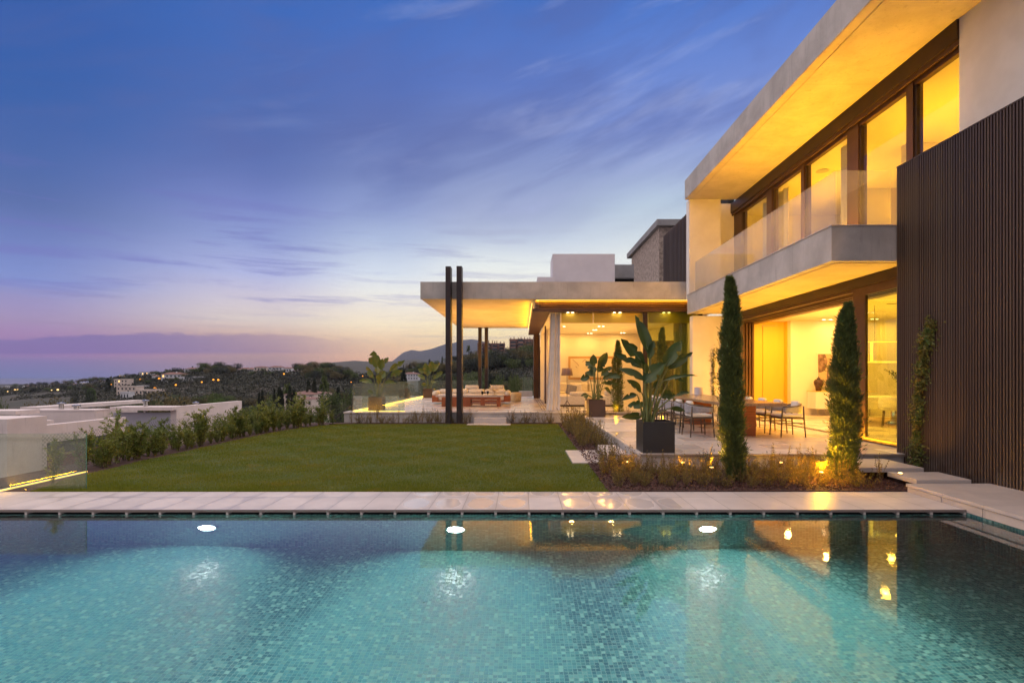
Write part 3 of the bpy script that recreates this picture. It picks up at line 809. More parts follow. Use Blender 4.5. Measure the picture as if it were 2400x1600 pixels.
part('roller_blind', MB().box(gx(1392, 18.5), gx(1506, 18.5), 18.5, 18.54, zb, 3.76), 'interior_joinery')
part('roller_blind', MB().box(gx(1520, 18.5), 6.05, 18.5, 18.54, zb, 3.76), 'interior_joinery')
for (px, py) in ((1322, 765), (1404, 764.5), (1414, 764.5), (1391, 773), (1397, 773), (1378, 781), (1386, 781), (1456, 780), (1463, 780)):
    Yd = F * (LZ - 1.6) / (VY - py); part('downlight', MB().lathe([(.05, 0), (.05, .004)], (gx(px, Yd), Yd, LZ - .005), 12), 'downlight')
for (px, py) in ((1331, 741), (1342, 741), (1440, 740), (1453, 740), (1556, 739.5), (1568, 739.5)):
    part('downlight', MB().lathe([(.045, 0), (.045, .004)], (gx(px, 18.42), 18.42, 3.755), 12), 'downlight')
part('wall_lamp', B(6.17, 6.24, 23.5, 23.62, 2.4, 3.1), 'led_hot')
# far end of the lounge: low wall, glass
# posts of the pergola
for nm, x0, z1 in (('left', -2.506, 5.19), ('right', -2.142, 5.19)):
    pass
POSTG = 'tall brown steel posts of the pergola'
for x0, y0, z0, z1, lab in ((-2.506, 17.6, 0.0, 5.19, 'tall dark steel post rising above the lounge roof, outer one of the front pair'),
                       (-2.142, 17.6, 0.0, 5.2, 'tall dark steel post rising above the lounge roof, inner one of the front pair'),
                       (-2.33, 28.75, .365, 4.165, 'rear brown post under the lounge roof, nearer the left of the rear pair'),
                       (-1.98, 28.75, .365, 4.165, 'rear brown post under the lounge roof, nearer the pouf')):
    p_ = thing('steel_post', lab, 'post', (x0 + .09, y0 + .2, z0), POSTG)
    B(x0, x0 + .173, y0, y0 + .385, z0, z1).build('post', 'corten_post', p_, bevel=.004)
    B(x0 - .02, x0 + .193, y0 - .02, y0 + .38, z0 - .01, z0 + .015).build('base_plate', 'bronze_dark', p_)

# lounge terrace glass balustrade with its light strip
gb = thing('glass_balustrade', 'frameless glass balustrade around the lounge terrace lit by a yellow strip at its foot', 'balustrade', (-5.76, 18.1, .365))
B(gx(849, 18.15), gx(948, 18.15), 18.14, 18.155, .37, gz(900.5, 18.15)).build('glass_panel', 'glass_dew', gb)
yv = [18.2, 20.3, 22.6, 24.9, 27.2, 29.5, 31.5]
for i in range(6): B(-5.775, -5.76, yv[i] + .02, yv[i + 1] - .02, .37, 1.30).build('glass_panel', 'glass_dew', gb)
B(-5.75, 1.0 - 6.75 + 3.2, 31.52, 31.535, .37, 1.30).build('glass_panel', 'glass_dew', gb)
B(-5.745, -5.72, 18.2, 31.4, .367, .385).build('light_strip', 'led_hot', gb)
B(gx(849, 18.15), gx(948, 18.15), 18.165, 18.185, .367, .385).build('light_strip', 'led_hot', gb)
area('strip_light', (-5.70, 24.8, .42), (0, R(-75), 0), .03, 13, 50, WARM, gb)
area('strip_light', (-4.75, 18.25, .42), (R(60), 0, 0), 1.5, .08, 14, WARM, gb)
g2 = thing('glass_balustrade', 'short glass balustrade at the far end of the lounge terrace beyond the knitted pouf', 'balustrade', (.1, 30, .365))
B(gx(1224, 31), gx(1248, 31), 31.0, 31.015, .45, gz(884, 31)).build('glass_panel', 'glass_dew', g2)
B(gx(1216, 31), gx(1248, 31), 30.95, 31.35, .365, gz(916, 31)).build('kerb', 'stone_cap', g2)

# left glass by the pool
g3 = thing('glass_balustrade', 'dewy greenish glass panels at the left end of the pool deck', 'balustrade', (-7.5, 7.5, 0))
B(-9.2, gx(202, 7.5), 7.494, 7.508, 0.0, gz(1015.5, 7.5)).build('glass_panel', 'glass_dew', g3)
B(gx(202, 7.5) + .0015, gx(202, 7.5) + .004, 7.494, 7.508, 0.0, gz(1015.5, 7.5)).build('glass_edge', 'glass_edge', g3)
B(-7.214, -7.20, 6.2, 8.85, .0, .012).build('light_strip', 'led_hot', g3)
B(-7.35, -7.19, 6.2, 8.85, -.25, -.005).build('kerb', 'stone_cap', g3)
area('strip_light', (-7.19, 7.6, .05), (0, R(-150), 0), .012, 2.4, 9, WARM, g3)
# ------------------------------------------------------------------ lights
UPR = (R(180), 0, 0)
def fittings(xs, ys, z, total, s_=.22, colr=WARM2):
    n = len(xs) * len(ys)
    for x in xs:
        for y in ys: area('ceiling_fitting', (x, y, z), (0, 0, 0), s_, s_, total / n, colr, villa)
fittings((8.6, 10.4, 12.2), (10.2, 12.6, 15.0, 17.2), DZ - .02, 400, .14)
area('room_fill', (10.4, 13.6, 2.75), UPR, 3.5, 6.0, 80, WARM2, villa)  # unseen upward panels added to brighten the room ceilings
area('room_fill', (9.0, 15.0, 4.9), UPR, 1.2, 2.6, 120, WARM, villa)
area('room_fill', (9.2, 10.5, 4.9), UPR, 1.2, 2.2, 105, WARM, villa)
fittings((1.9, 3.4, 5.0), (20.2, 22.6, 25.0, 27.3), LZ - .02, 270, .14)
area('room_fill', (3.4, 24.5, 2.9), UPR, 3.6, 5.5, 60, WARM2, villa)  # same kind of added panel for the living room
area('eaves_light', (6.55, 12.1, 4.20), (0, R(180 - 12), 0), .25, 5.4, 600, WARM, villa)
area('eaves_light', (6.60, 13.2, .30), (0, R(180), 0), .10, 6.6, 420, WARM, villa)  # strip added at terrace floor level to warm the balcony soffit
fittings((7.6,), (10.4, 11.6, 12.8, 14.0, 15.2, 16.4), DZ - .02, 260, .12, (1.0, .50, .10))  # extra row added by the opening to warm the terrace
area('cove_light', (.34, 23.6, 3.95), (0, R(90), 0), .2, 10, 130, WARM, villa)
area('cove_light', (3.4, 18.16, 4.14), (R(20), 0, 0), 5.8, .04, 90, WARM, villa)
area('soffit_fill', (-1.5, 24.0, 1.9), UPR, 2.6, 8.0, 330, (1.0, .45, .06), villa)  # floating panel added to brighten the lounge soffit

PL = []
for i, px in enumerate((486, 1068, 1658)):
    X = gx(px, 6.34)
    lab = ['round pool lamp glowing under water at the left of the far pool wall', 'round pool lamp glowing under water below the twin steel posts', 'round pool lamp glowing under water below the near cypress'][i]
    t = thing('pool_lamp', lab, 'lamp', (X, 6.35, -.62), 'underwater lamps in the far pool wall')
    MB().lathe([(.115, 0), (.115, .012), (.10, .02)], (0, 0, 0), 24)
    rim = MB()
    for k_ in range(1): rim.lathe([(.13, 0), (.13, .02), (.105, .024)], (0, 0, 0), 24)
    ro = rim.build('rim', 'steel', t, local=True); ro.rotation_euler = (R(90), 0, 0)
    ln = MB().lathe([(.10, .0), (.10, .024), (.07, .034), (.03, .038)], (0, 0, 0), 24).build('lens', 'pool_lamp', t, local=True); ln.rotation_euler = (R(90), 0, 0)
    l = bpy.data.lights.new('lamp_beam', 'SPOT'); l.energy = 330; l.color = (.80, 1.0, .90); l.spot_size = R(145); l.spot_blend = 1.0; l.shadow_soft_size = .07
    o = bpy.data.objects.new('lamp_beam', l); COL.objects.link(o); o.parent = t; o.location = (0, -.08, 0)
    o.rotation_euler = Vector((0, -1, -.62)).to_track_quat('-Z', 'Y').to_euler()
    spot('lamp_core', (X, 6.27, -.62), (X, 5.17, -1.24), 1500, (.95, 1.0, .90), 80, 1.0, .05, t)

# ------------------------------------------------------------------ potted giant strelitzias
def leaf_blade(mb, base, tip, width, droop=.0, twist=0.0, tears=0, seed=0):
    rr2 = random.Random(seed)
    base, tip = Vector(base), Vector(tip)
    ax = tip - base; L = ax.length; ax.normalize()
    side = ax.cross(Vector((0, -1, 0.25))).normalized()
    side = (Matrix.Rotation(twist, 3, ax) @ side)
    nrm = side.cross(ax).normalized()
    nu, nv = 12, 6
    prof = [0.0, .42, .70, .88, .97, 1.0, .98, .93, .84, .72, .55, .32, .03]
    tr_ = {}
    for _ in range(tears):
        tr_[(rr2.randint(2, 10), rr2.choice((0, 1)))] = rr2.uniform(.25, .7)
    n0 = len(mb.v)
    for i in range(nu + 1):
        t = i / nu
        c = base + ax * L * t + Vector((0, 0, -droop * L * (t ** 2.2)))
        for j in range(nv + 1):
            q = (j / nv) * 2 - 1
            w_ = prof[i] * width / 2
            if (i, 0 if q < 0 else 1) in tr_ and abs(q) > .3: w_ *= tr_[(i, 0 if q < 0 else 1)]
            wob = .035 * width * math.sin(7 * t + q * 3 + seed)
            p = c + side * w_ * q + nrm * (abs(q) ** 1.3 * w_ * .42 + wob)
            mb.v.append(tuple(p))
    for i in range(nu):
        for j in range(nv):
            a = n0 + i * (nv + 1) + j; mb.f.append((a, a + 1, a + nv + 2, a + nv + 1))
def strelitzia(name_label, loc, size, lv_, pxs, Yp, root_px, mat_leaf, mat_pot, zs, pot_h, group=None, ysp=.18, seed=1, wmul=1.12):
    """lv_: list of (base_x, base_y, tip_x, tip_y, width) in photo pixels"""
    t = thing('potted_plant', name_label, 'plant', loc, group)
    h = size / 2; x, y, z = loc
    pot = MB().box(x - h, x + h, y - h, y - h + .02, z, z + pot_h).box(x - h, x + h, y + h - .02, y + h, z, z + pot_h)
    pot.box(x - h, x - h + .02, y - h + .02, y + h - .02, z, z + pot_h).box(x + h - .02, x + h, y - h + .02, y + h - .02, z, z + pot_h)
    pot.box(x - h + .02, x + h - .02, y - h + .02, y + h - .02, z, z + .03)
    pot.build('pot', mat_pot, t)
    B(x - h + .02, x + h - .02, y - h + .02, y + h - .02, z + pot_h - .06, z + pot_h - .035).build('soil', 'mulch', t)
    rr2 = random.Random(seed)
    lf_, stm = MB(), MB()
    root = at(root_px[0], root_px[1], Yp)
    for i, (bx, by, tx, ty, w_) in enumerate(lv_):
        dy = rr2.uniform(-ysp, ysp)
        b = at(bx, by, Yp + dy); tp = at(tx, ty, Yp + dy * 1.8 + rr2.uniform(-.1, .1))
        wid = w_ / F * Yp * wmul
        droop = .10 if tp.z > b.z + .1 else .22
        tp2 = tp + Vector((0, 0, droop * (tp - b).length))
        leaf_blade(lf_, b, tp2, wid, droop, rr2.uniform(-.5, .5), rr2.choice((1, 2, 3, 4)), seed * 31 + i)
        r0 = root + Vector((rr2.uniform(-.10, .10) * size / .53, rr2.uniform(-.1, .1), -.1))
        mid = r0.lerp(b, .55) + Vector(((r0.x - b.x) * .22, 0, .06))
        n_ = 9
        P = []
        for k_ in range(n_):
            s_ = k_ / (n_ - 1)
            P.append(r0 * (1 - s_) ** 2 + mid * 2 * s_ * (1 - s_) + b * s_ ** 2)
        P.append(b + (tp2 - b) * .35 + Vector((0, 0, -.02)))
        stm.tube(P, [.020 - .0125 * k_ / n_ for k_ in range(n_)] + [.004], 6)
    lf_.build('leaves', mat_leaf, t, smooth=True)
    stm.build('stems', 'stem_green', t, smooth=True)
    return t
def Z4(l, ox=1200, oy=700, s=3.92): return [(ox + a / s, oy + b / s, ox + c_ / s, oy + d_ / s, w_ / s) for a, b, c_, d_, w_ in l]
big = Z4([(1275, 540, 1130, 150, 110), (1215, 600, 1000, 365, 95), (1215, 640, 935, 495, 62), (1225, 750, 980, 640, 75), (1190, 860, 1055, 745, 72),
          (1400, 625, 1560, 380, 105), (1430, 645, 1660, 490, 80), (1210, 775, 1415, 590, 130), (1385, 755, 1705, 705, 42), (1150, 880, 1005, 935, 50),
          (1225, 985, 1060, 980, 75), (1195, 1085, 1005, 1085, 66), (1360, 905, 1500, 880, 90), (1450, 1005, 1592, 1035, 44), (1505, 890, 1632, 858, 34),
          (1260, 560, 1305, 385, 60), (1300, 820, 1370, 760, 60), (1470, 720, 1590, 765, 34), (1240, 700, 1180, 560, 70)])
strelitzia('tall dark-green strelitzia in a black square planter at the near terrace corner', (gx(1535, 9.30), 9.30, .28), .54, big, None, 9.35, (1518, 990), 'leaf_banana', 'black_planter', .28, .53, ysp=.16, seed=5)
small = Z4([(745, 830, 735, 680, 68), (790, 850, 902, 655, 84), (740, 870, 640, 770, 66), (830, 945, 962, 832, 60), (850, 985, 1010, 925, 74), (690, 960, 575, 985, 70),
            (830, 1035, 1050, 1060, 46), (760, 950, 632, 905, 84), (870, 1090, 950, 1175, 50), (660, 1170, 580, 1190, 30), (800, 1195, 862, 1212, 30), (640, 1180, 650, 1225, 50), (790, 900, 860, 760, 70),
            (900, 950, 1080, 960, 60), (740, 920, 720, 820, 70)], 1250, 700, 5.226)
strelitzia('bushy strelitzia in a dark square planter in front of the living room glass', (gx(1396.5, 17.1), 17.1, .28), .53, small, None, 17.1, (1396, 937), 'leaf_banana', 'brown_planter', .28, .54, ysp=.2, seed=9, wmul=1.4)
t1 = Z4([(1070, 480, 1035, 245, 112), (1140, 520, 1160, 350, 72), (1190, 420, 1235, 335, 45), (1040, 630, 930, 460, 58), (1250, 530, 1465, 375, 56), (1265, 600, 1435, 512, 60),
         (1120, 640, 1190, 520, 80), (1020, 690, 830, 660, 50), (1180, 690, 1350, 690, 40), (1085, 560, 1080, 465, 60), (1030, 830, 950, 790, 40), (1100, 700, 1120, 560, 60)], 700, 780, 5.88)
strelitzia('strelitzia in a square planter behind the glass at the left lounge terrace corner', (gx(883, 19.1), 19.12, .365), .48, t1, None, 19.1, (885, 932), 'leaf_banana_light', 'brown_planter', .365, .47, ysp=.2, seed=3, wmul=1.5)
t2 = Z4([(1770, 540, 1745, 410, 60), (1820, 540, 1830, 385, 72), (1860, 535, 1948, 412, 55), (1765, 560, 1645, 495, 50), (1740, 645, 1635, 570, 44), (1850, 640, 1985, 550, 46),
         (1840, 700, 1880, 665, 60), (1780, 600, 1800, 480, 60), (1760, 720, 1690, 700, 40), (1900, 600, 1985, 530, 40)], 700, 780, 5.88)
strelitzia('smaller strelitzia in a square planter beside the outdoor sofa and left of the steel posts', (gx(1004, 29.3), 29.3, .365), .5, t2, None, 29.3, (1005, 912), 'leaf_banana_light', 'brown_planter', .365, .5, ysp=.3, seed=4, wmul=1.5)

# ------------------------------------------------------------------ cypresses
def cypress(label, px, Y, zb_, py_top, wpx, n, lean=0.0, cat='tree', seed=1, mat='leaf_cypress', group=None, sway=.04):
    x0 = gx(px, Y); zt_ = gz(py_top, Y); H = zt_ - zb_; Rm = wpx / F * Y / 2
    t = thing('cypress', label, 'tree', (x0, Y, zb_), group)
    MB().tube([(x0, Y, zb_ - .05), (x0, Y, zb_ + H * .5), (x0 + lean, Y, zb_ + H * .93)], [.03, .02, .005], 7).build('trunk', 'bark', t)
    rs = np.random.default_rng(seed)
    s_ = rs.random(n) ** .85
    prof = np.interp(s_, [0, .03, .12, .3, .5, .7, .85, .95, 1], [.5, .8, .95, 1.0, .95, .78, .55, .30, .06])
    th = rs.random(n) * 2 * math.pi
    lump = 1 + .22 * np.sin(th * 2 + s_ * 17 + seed) * np.cos(s_ * 31 + th) + .12 * np.sin(s_ * 60 + th * 3)
    rad = Rm * prof * lump * (rs.random(n) ** .5) * np.where(rs.random(n) < .10, 1.28, .96)
    cx_ = x0 + lean * s_ + sway * np.sin(s_ * 7 + seed) * s_ 
    c = np.stack([cx_ + rad * np.cos(th), Y + rad * np.sin(th), zb_ + s_ * H * .97], 1)
    out = np.stack([np.cos(th), np.sin(th), np.zeros(n)], 1)
    d = out * (.25 + .8 * rs.random(n))[:, None] + np.array([0, 0, 1.0]) + rs.normal(0, .32, (n, 3))
    V, Fc = leaves(c, d, .04 + .06 * rs.random(n), .010 + .008 * rs.random(n), .1)
    V = V - np.array([x0, Y, zb_])
    npmesh('foliage', V, Fc, mat, t)
    return t
cypress('slender tall cypress in the planting bed in front of the dining table', 1722, 8.05, .02, 640, 50, 26000, lean=-.10, seed=2)
cypress('broader leaning cypress in the bed beside the glowing garden spot lamp', 1975, 8.05, .02, 703, 62, 24000, lean=.07, seed=6)
cypress('thin cypress against the living room glass behind the large strelitzia', 1448, 18.05, .30, 795, 26, 9000, lean=-.03, seed=8)
cypress('thin cypress by the tinted living room pane behind the strelitzia leaves', 1556, 18.05, .30, 764, 30, 9000, lean=-.05, seed=12)

# ------------------------------------------------------------------ climbers
def climber(label, pts, rad, n, axis, seed, L=.035):
    t = thing('climbing_plant', label, 'plant', pts[0])
    MB().tube(pts, [.012] + [.006] * (len(pts) - 1), 5).build('stem', 'stem_brown', t)
    rs = np.random.default_rng(seed); P = np.array([tuple(p) for p in pts])
    s_ = rs.random(n) * (len(pts) - 1); i = np.minimum(s_.astype(int), len(pts) - 2); f = (s_ - i)[:, None]
    c = P[i] * (1 - f) + P[i + 1] * f
    off = rs.normal(0, rad, (n, 3)) * (1 + .6 * np.sin(s_ * 5.1)[:, None]); off[:, axis] *= .35
    c = c + off
    V, Fc = leaves(c, rs.normal(size=(n, 3)), L * (.6 + .8 * rs.random(n)), L * .6 * (.6 + .8 * rs.random(n)), .2)
    npmesh('foliage', V - np.array(tuple(pts[0])), Fc, 'leaf_ivy', t)
climber('green and reddish climber growing up the dark slatted wall', [(6.40, 6.40 * F / (p - VX), gz(q, 6.40 * F / (p - VX))) for p, q in ((2146, 1088), (2148, 1000), (2152, 930), (2160, 860), (2170, 800), (2182, 758))], .06, 3800, 0, 3, .045)
climber('thin climber on the beige wall between the living and dining rooms', [(gx(p, 17.55), 17.55, gz(q, 17.55)) for p, q in ((1673, 965), (1672, 920), (1671, 870), (1673, 818))], .05, 700, 1, 4, .045)

# ------------------------------------------------------------------ shrubs
def bed_shrub_proto(seed, mat, H=.34, stems=11, L=.024, spread=.16):
    rs = np.random.default_rng(seed)
    root = bpy.data.objects.new('low_shrub', None)
    sm = MB(); C_, D_ = [], []
    for k_ in range(stems):
        a = rs.random() * 2 * math.pi; r_ = rs.random() * .05; h_ = H * (.45 + .7 * rs.random() ** 1.3)
        p0 = np.array([math.cos(a) * r_, math.sin(a) * r_, 0.0])
        sp_ = spread * (.3 + rs.random())
        p3 = np.array([math.cos(a) * sp_, math.sin(a) * sp_, h_])
        m_ = p0 * .5 + p3 * .5 + np.array([0, 0, .02]) + rs.normal(0, .012, 3)
        pts = [p0, m_, p3]; sm.tube([tuple(p) for p in pts], [.003, .0022, .001], 3)
        n = int(26 * h_ / .3) + 8
        s_ = .12 + .88 * rs.random(n)
        pp = np.where(s_[:, None] < .5, p0 + (m_ - p0) * s_[:, None] * 2, m_ + (p3 - m_) * (s_[:, None] * 2 - 1))
        C_.append(pp + rs.normal(0, .007, (n, 3)))
        D_.append(rs.normal(size=(n, 3)) + np.array([0, 0, .7]))
    C_ = np.concatenate(C_); D_ = np.concatenate(D_)
    V, Fc = leaves(C_, D_, L * (.6 + .7 * rs.random(len(C_))), L * .5 * (.7 + .5 * rs.random(len(C_))), .15)
    return sm, V, Fc, mat
PRO = [bed_shrub_proto(40 + i, ['leaf_bed', 'leaf_bed', 'leaf_bed_dark', 'leaf_bed'][i % 4], .30 + .05 * (i % 3), 12 + i % 3) for i in range(6)]
TPRO = [bed_shrub_proto(70 + i, 'leaf_bed', .52, 7, .024, .10) for i in range(2)]
_mesh = {}
def place_shrub(kind, idx, x, y, z, s, label, group):
    key = (kind, idx)
    t = thing('low_shrub', label, 'shrub', (x, y, z), group)
    if key not in _mesh:
        sm, V, Fc, mat = (PRO if kind == 0 else TPRO)[idx]
        a = sm.build('stems', 'stem_brown', t, local=True); b = npmesh('foliage', V, Fc, mat, t); _mesh[key] = (a.data, b.data)
    else:
        for nm, d_ in zip(('stems', 'foliage'), _mesh[key]):
            o = bpy.data.objects.new(nm, d_); COL.objects.link(o); o.parent = t
    t.rotation_euler = (0, 0, random.random() * 6.28); t.scale = (s, s, s * random.uniform(.85, 1.15))
    return t
def lab1(x, y):
    a = 'left of the slender cypress' if x < 3.0 else ('between the two bed cypresses' if x < 4.5 else 'right of the broader cypress')
    b = 'along the pool deck edge' if y < 7.95 else ('in the middle of the front bed' if y < 8.4 else 'against the dining terrace wall')
    return 'low olive-brown shrub %s, %s' % (b, a)
def lab2(y):
    return 'orange-lit small-leaved shrub in the side bed, ' + ('between front bed and stepping stone' if y < 10 else 'just past the stepping stone' if y < 12.5 else 'midway along the terrace edge' if y < 15 else 'near the bushy potted strelitzia')
def labh(y, row):
    return 'leafy hedge shrub %s, ' % row + ('next to the dewy glass panel' if y < 10 else 'by the grey neighbour wall' if y < 12 else 'by the long white neighbour wall' if y < 14.5 else 'past the white neighbour wall end' if y < 16 else 'by the rusty fence posts')
GL1 = 'low small-leaved olive-brown shrub in the mulch bed between pool deck and dining terrace'
for i in range(120):
    x = 1.32 + 4.0 * ((i % 20) + random.uniform(-.45, .45) + .5) / 20.5; y = 7.50 + 1.36 * ((i // 20) + random.uniform(-.4, .4) + .4) / 6
    if x > 5.0 and y < 7.9: x -= .3
    place_shrub(0, random.randrange(6), x, y, .01, random.uniform(.62, .98), lab1(x, y), 'low shrubs in the front bed')
for px, Yh in ((1413, 8.3), (1480, 8.2), (1655, 8.3), (1805, 8.35), (1840, 8.2), (1880, 8.4), (1470, 8.5), (2062, 7.75), (1560, 8.4), (1905, 8.2), (1432, 8.6)):
    place_shrub(1, random.randrange(2), gx(px, Yh), Yh, .01, random.uniform(.8, 1.05), 'upright spiky shoot of the small-leaved shrubs rising above the front bed', 'taller shoots in the front bed')
GL2 = 'orange-lit small-leaved shrub in the side bed between lawn and dining terrace'
for i in range(72):
    y = 9.0 + 8.4 * ((i // 3) + random.uniform(-.4, .4) + .5) / 24; x = 1.30 + .62 * ((i % 3) + random.uniform(.1, .9)) / 3
    if 9.5 < y < 11.35: continue
    place_shrub(0, random.randrange(6), x, y, .01, random.uniform(.85, 1.25) * (1.12 if y > 11 else 1), lab2(y), 'shrubs in the side bed along the terrace')
GL3 = 'small dark shrub in the narrow bed at the foot of the lounge terrace wall'
for i in range(44):
    x = -5.7 + 6.8 * (i + random.uniform(.1, .9)) / 44
    if -1.7 < x < -.4: continue
    place_shrub(i % 5 == 0, random.randrange(2) if i % 5 == 0 else random.randrange(6), x, 17.68 + random.uniform(-.12, .1), .01, random.uniform(.8, 1.15), GL3, 'shrubs below the lounge terrace')
GL4 = 'clipped green hedge shrub at the foot of the living room glass behind the planters'
for i in range(22):
    x = 2.1 + 3.5 * (i + .5) / 22
    place_shrub(0, random.randrange(6), x, 17.92 + random.uniform(-.1, .1), .24, random.uniform(.5, .7), GL4, 'hedge below the living room glass')
struct('bed_soil', B(2.0, 5.65, 17.605, 18.25, .0, .27), 'mulch')

def hedge_proto(seed, H):
    rs = np.random.default_rng(seed); sm = MB(); C_, D_, L_ = [], [], []
    for k_ in range(6):
        a = rs.random() * 6.28; h_ = H * (.55 + .45 * rs.random()) if k_ else H
        sp_ = .06 + .16 * rs.random()
        p0 = np.array([.03 * math.cos(a), .03 * math.sin(a), 0]); p3 = np.array([sp_ * math.cos(a), sp_ * math.sin(a), h_])
        pm = (p0 + p3) / 2 + np.array([0, 0, .05]) + rs.normal(0, .02, 3)
        sm.tube([tuple(p0), tuple(pm), tuple(p3)], [.008, .006, .003], 4)
        segs = [(p0, pm), (pm, p3)]
        for q in range(9):   # side twigs
            s_ = .15 + .85 * rs.random(); b = p0 + (pm - p0) * 2 * s_ if s_ < .5 else pm + (p3 - pm) * (2 * s_ - 1)
            aa = rs.random() * 6.28; l_ = .10 + .12 * rs.random()
            e = b + np.array([math.cos(aa) * l_, math.sin(aa) * l_, l_ * .8])
            sm.tube([tuple(b), tuple(e)], [.003, .0015], 3); segs.append((b, e))
        for b, e in segs:
            n = 26 if (b is p0 or e is p3) else 15
            s_ = rs.random(n) ** .8
            c = b + (e - b) * s_[:, None]; ax = (e - b) / np.linalg.norm(e - b)
            d = rs.normal(size=(n, 3)) * .9 + ax * .9
            C_.append(c); D_.append(d); L_.append(np.full(n, .072))
    C_ = np.concatenate(C_); D_ = np.concatenate(D_); n = len(C_)
    V, Fc = leaves(C_, D_, .075 * (.6 + .7 * rs.random(n)), .026 * (.8 + .5 * rs.random(n)), .2)
    return sm, V, Fc
HP = [hedge_proto(90 + i, [1.0, .92, 1.1, .85, .97][i]) for i in range(5)]; _hm = {}
def hedge(i, x, y, z, s, label, group):
    t = thing('hedge_shrub', label, 'shrub', (x, y, z), group)
    if i not in _hm:
        sm, V, Fc = HP[i]; a = sm.build('stems', 'stem_brown', t, local=True); b = npmesh('foliage', V, Fc, 'leaf_hedge', t); _hm[i] = (a.data, b.data)
    else:
        for nm, d_ in zip(('stems', 'foliage'), _hm[i]):
            o = bpy.data.objects.new(nm, d_); COL.objects.link(o); o.parent = t
    t.rotation_euler = (0, 0, random.random() * 6.28); t.scale = (s, s, s)
GH = 'leafy green hedge shrub between the lawn edge and the wire fence'
for i in range(46):
    y = 8.95 + 8.6 * (i + random.uniform(.1, .9)) / 46
    hgt_ = np.interp(y, [8.5, 10, 12, 15, 18], [.78, .68, .64, .66, .78])
    hedge(random.randrange(5), float(lawn_left(y)) - .28 + random.uniform(-.12, .10), y, -.02, hgt_ * random.choice((.55, .75, .9, 1.0, 1.1, 1.3)) * random.uniform(.9, 1.1), labh(y, 'at the lawn edge'), 'hedge shrubs along the fence')
for i in range(16):
    y = 9.4 + 8 * (i + random.uniform(.2, .8)) / 16
    hedge(random.randrange(5), float(lawn_left(y)) - .52, y, -.02, .6 * random.uniform(.85, 1.1), labh(y, 'close to the wire fence'), 'hedge shrubs along the fence')
hedge(2, -7.0, 7.95, -.02, .58, 'yellow-lit leafy shrub seen through the dewy glass panels', None)

# ------------------------------------------------------------------ wire fence
fe = thing('wire_fence', 'diamond-mesh wire fence on rusty posts behind the hedge shrubs', 'fence', (-7.8, 12, 0))
fp = [(-8.0, 8.9), (-7.95, 10.0), (-7.9, 13.0), (-7.7, 15.6), (-7.35, 17.6), (-5.86, 18.5)]
ms = MB()
for (xa, ya), (xb, yb) in zip(fp[:-1], fp[1:]):
    Ls = math.hypot(xb - xa, yb - ya); Hf = .60; n = int(Ls / .07)
    def pt(s_, z_): return (xa + (xb - xa) * s_ / Ls, ya + (yb - ya) * s_ / Ls, z_)
    for k_ in range(-int(Hf / .07), n + 1):
        for sg in (1, -1):
            s0 = k_ * .07; s1 = s0 + Hf
            z0, z1 = (0.0, Hf) if sg > 0 else (Hf, 0.0)
            a0 = max(0, -s0); a1 = min(Hf, Ls - s0)
            if a1 <= a0: continue
            ms.tube([pt(s0 + a0, (z0 + a0) if sg > 0 else z0 - a0), pt(s0 + a1, (z0 + a1) if sg > 0 else z0 - a1)], .0022, 3)
ms.build('wire_mesh', 'wire', fe)
for (xa, ya) in fp[3:]: MB().tube([(xa, ya, -.4), (xa, ya, .80)], .026, 8).build('post', 'corten_post', fe)
MB().tube([(fp[-1][0] - .03, fp[-1][1] - .02, .55), (-6.4, 18.15, .1)], .018, 6).build('brace', 'corten_post', fe)

